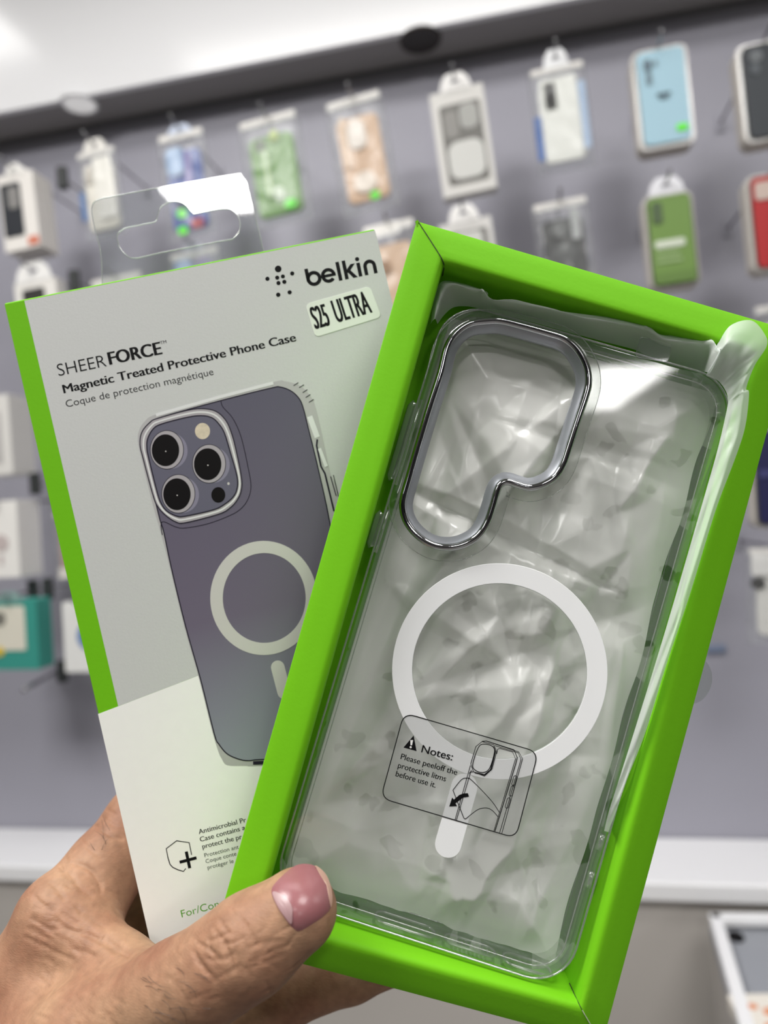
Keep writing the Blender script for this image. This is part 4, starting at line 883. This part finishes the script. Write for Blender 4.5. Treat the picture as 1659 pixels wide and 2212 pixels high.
def patch(name, outline, mat, par, off, dome=0.0, nr=10):
    pts = spline(zn(outline), 4); c = np.mean(pts, 0); vs = []; m_ = len(pts)
    for r in range(nr, 0, -1):
        for p in pts:
            q = c + (np.array(p) - c) * r / nr; vs.append(tuple(onnail(q[0], q[1], off * (1 if r < nr or par is not hand else 0.3) + dome * (1 - (r / nr) ** 2))))
    vs.append(tuple(onnail(c[0], c[1], off + dome)))
    fs = [(a * m_ + i, a * m_ + (i + 1) % m_, (a + 1) * m_ + (i + 1) % m_, (a + 1) * m_ + i) for a in range(nr - 1) for i in range(m_)] + [((nr - 1) * m_ + i, (nr - 1) * m_ + (i + 1) % m_, nr * m_) for i in range(m_)]
    o_ = MB(k).add(vs, fs).build(name, mat, par, smooth=True); s2 = o_.modifiers.new('s', 'SMOOTH'); s2.factor = 0.5; s2.iterations = 4; return o_
m_nail = principled('nail', lin((146, 95, 98)), 0.28, spec=0.45, var=0.12, vscale=160, sss=0.1, bump=0.15, bscale=200)
nail_o = [(640, 650), (720, 618), (820, 628), (900, 690), (945, 790), (968, 900), (965, 990), (890, 1070), (800, 1130), (705, 1195), (655, 1170), (560, 1045), (495, 930), (466, 835), (530, 745)]
nail = patch('thumbnail', nail_o, m_nail, hand, 0.55, 0.0); nail['label'] = 'pink thumbnail'
patch('lunula', [(472, 842), (560, 868), (615, 915), (648, 980), (650, 1060), (640, 1130), (585, 1062), (525, 975)], principled('lunula', lin((164, 132, 133)), 0.35), nail, 0.63, 0.0, 5)
patch('nail_edge', [(820, 632), (895, 695), (940, 790), (962, 900), (960, 990), (972, 990), (980, 900), (958, 785), (912, 690), (840, 626)], principled('nail_free_edge', lin((172, 138, 122)), 0.4), nail, 0.63, 0.0, 3)
# skin folds pressed into the surface
ss = ho.modifiers.new('ss', 'SUBSURF'); ss.levels = 1; ss.render_levels = 1
bpy.context.view_layer.update()
nm_ = bpy.data.meshes.new_from_object(ho.evaluated_get(bpy.context.evaluated_depsgraph_get()))
old = ho.data; ho.modifiers.clear(); ho.data = nm_; bpy.data.meshes.remove(old); nm_.name = 'hand_skin'
nv = len(nm_.vertices); co = np.empty(nv * 3); nm_.vertices.foreach_get('co', co); co = co.reshape(-1, 3); nrm_ = np.empty(nv * 3); nm_.vertex_normals.foreach_get('vector', nrm_); nrm_ = nrm_.reshape(-1, 3)
def zk(pts): return [(300 + a * 0.3617, 1820 + b_ * 0.3617) for a, b_ in pts]
def zw(pts): return [(a * 0.2532, 1680 + b_ * 0.2532) for a, b_ in pts]
CR = [(zk(p), w_, d_) for p, w_, d_ in (
 ([(415, 592), (470, 570), (545, 535)], .4, .22), ([(505, 595), (545, 690), (578, 785)], .5, .3), ([(322, 640), (370, 720), (432, 802)], .45, .26), ([(440, 500), (480, 560), (540, 612)], .35, .18),
 ([(345, 600), (420, 640), (500, 702)], .35, .2), ([(590, 420), (690, 580), (722, 720)], .4, .2), ([(545, 390), (600, 480), (640, 560)], .35, .15), ([(390, 690), (460, 704), (545, 690)], .35, .2),
 ([(470, 450), (520, 520), (565, 560)], .3, .15), ([(640, 640), (760, 600), (880, 585)], .4, .12), ([(700, 700), (800, 650), (905, 605)], .4, .12), ([(415, 560), (425, 640), (470, 700)], .35, .18),
 ([(330, 690), (400, 770), (470, 830)], .35, .15), ([(560, 640), (600, 720), (620, 800)], .35, .15), ([(480, 600), (560, 600), (640, 560)], .3, .14), ([(620, 760), (740, 720), (880, 660)], .4, .12))]
CR += [(zw(p), w_, d_) for p, w_, d_ in (
 ([(735, 365), (860, 440), (960, 500), (1060, 525)], .6, .3), ([(590, 720), (680, 740), (780, 790), (850, 900), (865, 1000)], .7, .35), ([(560, 660), (590, 790), (680, 930), (800, 1030)], .6, .3),
 ([(690, 530), (760, 600), (880, 700)], .5, .2), ([(450, 1200), (560, 1280), (700, 1330), (830, 1372)], .5, .25), ([(880, 1350), (1000, 1450), (1130, 1535)], .9, .5), ([(640, 1080), (700, 1165)], .5, .2),
 ([(690, 1290), (860, 1390), (1000, 1500)], .6, .3), ([(620, 1450), (740, 1500), (870, 1545)], .5, .2), ([(330, 1420), (500, 1500), (640, 1560)], .5, .2), ([(250, 1190), (360, 1260), (475, 1322)], .5, .22),
 ([(280, 1000), (360, 1080), (475, 1150)], .5, .22), ([(420, 880), (500, 960), (565, 1060)], .5, .22), ([(220, 1280), (330, 1340), (460, 1400)], .5, .2), ([(200, 1350), (300, 1400), (420, 1450)], .45, .18), ([(520, 1150), (640, 1230), (760, 1290)], .5, .2),
 ([(840, 300), (930, 380), (1000, 420)], .4, .2), ([(860, 240), (950, 290), (1010, 330)], .4, .15), ([(470, 620), (520, 760), (600, 880)], .5, .2))]
rg = np.random.RandomState(8)
for i in range(120):                                    # short fine lines over the back of the web and the thumb
    if i < 80: x, y = rg.uniform(60, 250), rg.uniform(1850, 2200); a_ = 0.5 + rg.uniform(-.35, .35)
    else: x, y = rg.uniform(330, 640), rg.uniform(2000, 2180); a_ = rg.choice([0.9, -0.6]) + rg.uniform(-.4, .4)
    L_ = rg.uniform(10, 30); CR.append(([(x, y), (x + L_ * math.cos(a_), y + L_ * math.sin(a_) + rg.uniform(-3, 3)), (x + 2 * L_ * math.cos(a_), y + 2 * L_ * math.sin(a_))], .32, .09))
disp = np.zeros(nv); pz = co[:, 2] * 1000
ppx = co[:, 0] / co[:, 2] * F + CX; ppy = co[:, 1] / co[:, 2] * F + CY
fr_ = nrm_[:, 2] < 0.35
for pl, w_, d_ in CR:
    q = np.array(spline(pl, 14, False)); P_ = np.array([onskin(x, y, 0) for x, y in q]) * 0.001
    m_ = np.where(fr_ & (ppx > q[:, 0].min() - 30) & (ppx < q[:, 0].max() + 30) & (ppy > q[:, 1].min() - 30) & (ppy < q[:, 1].max() + 30))[0]
    if len(m_) == 0: continue
    dd_ = np.full(len(m_), 1.0); tt_ = np.zeros(len(m_))
    for i_, p in enumerate(P_):
        e_ = np.linalg.norm(co[m_] - p, axis=1); up_ = e_ < dd_; dd_[up_] = e_[up_]; tt_[up_] = i_ / (len(P_) - 1)
    disp[m_] -= 0.0019 * d_ * np.exp(-(dd_ / (w_ * 0.001 * 1.1)) ** 2) * np.sqrt(np.clip(1 - (2 * tt_ - 1) ** 2, 0, 1))
co2 = co + nrm_ * np.maximum(disp, -0.0012)[:, None]
nm_.vertices.foreach_set('co', co2.ravel()); nm_.update()
# fine hairs on thumb and knuckle
g = MB(k); rng = np.random.RandomState(5)
def hair(px, py, ang, L, curl):
    pts = []; a = ang; x, y = px, py
    for i in range(6):
        s_ = onskin(x, y, 0.1 + 0.5 * math.sin(i / 5 * math.pi * .7)); pts.append(tuple(s_)); x += L / 5 * math.cos(a); y += L / 5 * math.sin(a); a += curl / 5
    if max(p[2] for p in pts) < 232: g.tube(pts, 0.05, 4, rad=[0.04, 0.04, 0.037, 0.033, 0.026, 0.012])
for i in range(22): hair(rng.uniform(300, 440), rng.uniform(2090, 2200), rng.uniform(0.0, 0.9), rng.uniform(22, 48), rng.uniform(-1.2, 1.6))
for i in range(12): hair(rng.uniform(180, 240), rng.uniform(1720, 1850), rng.uniform(-2.6, -1.2), rng.uniform(22, 44), rng.uniform(-1.4, 1.4))
hr = g.build('hand_hair', principled('hair', (0.03, 0.022, 0.018), 0.5), hand); hr['kind'] = 'stuff'
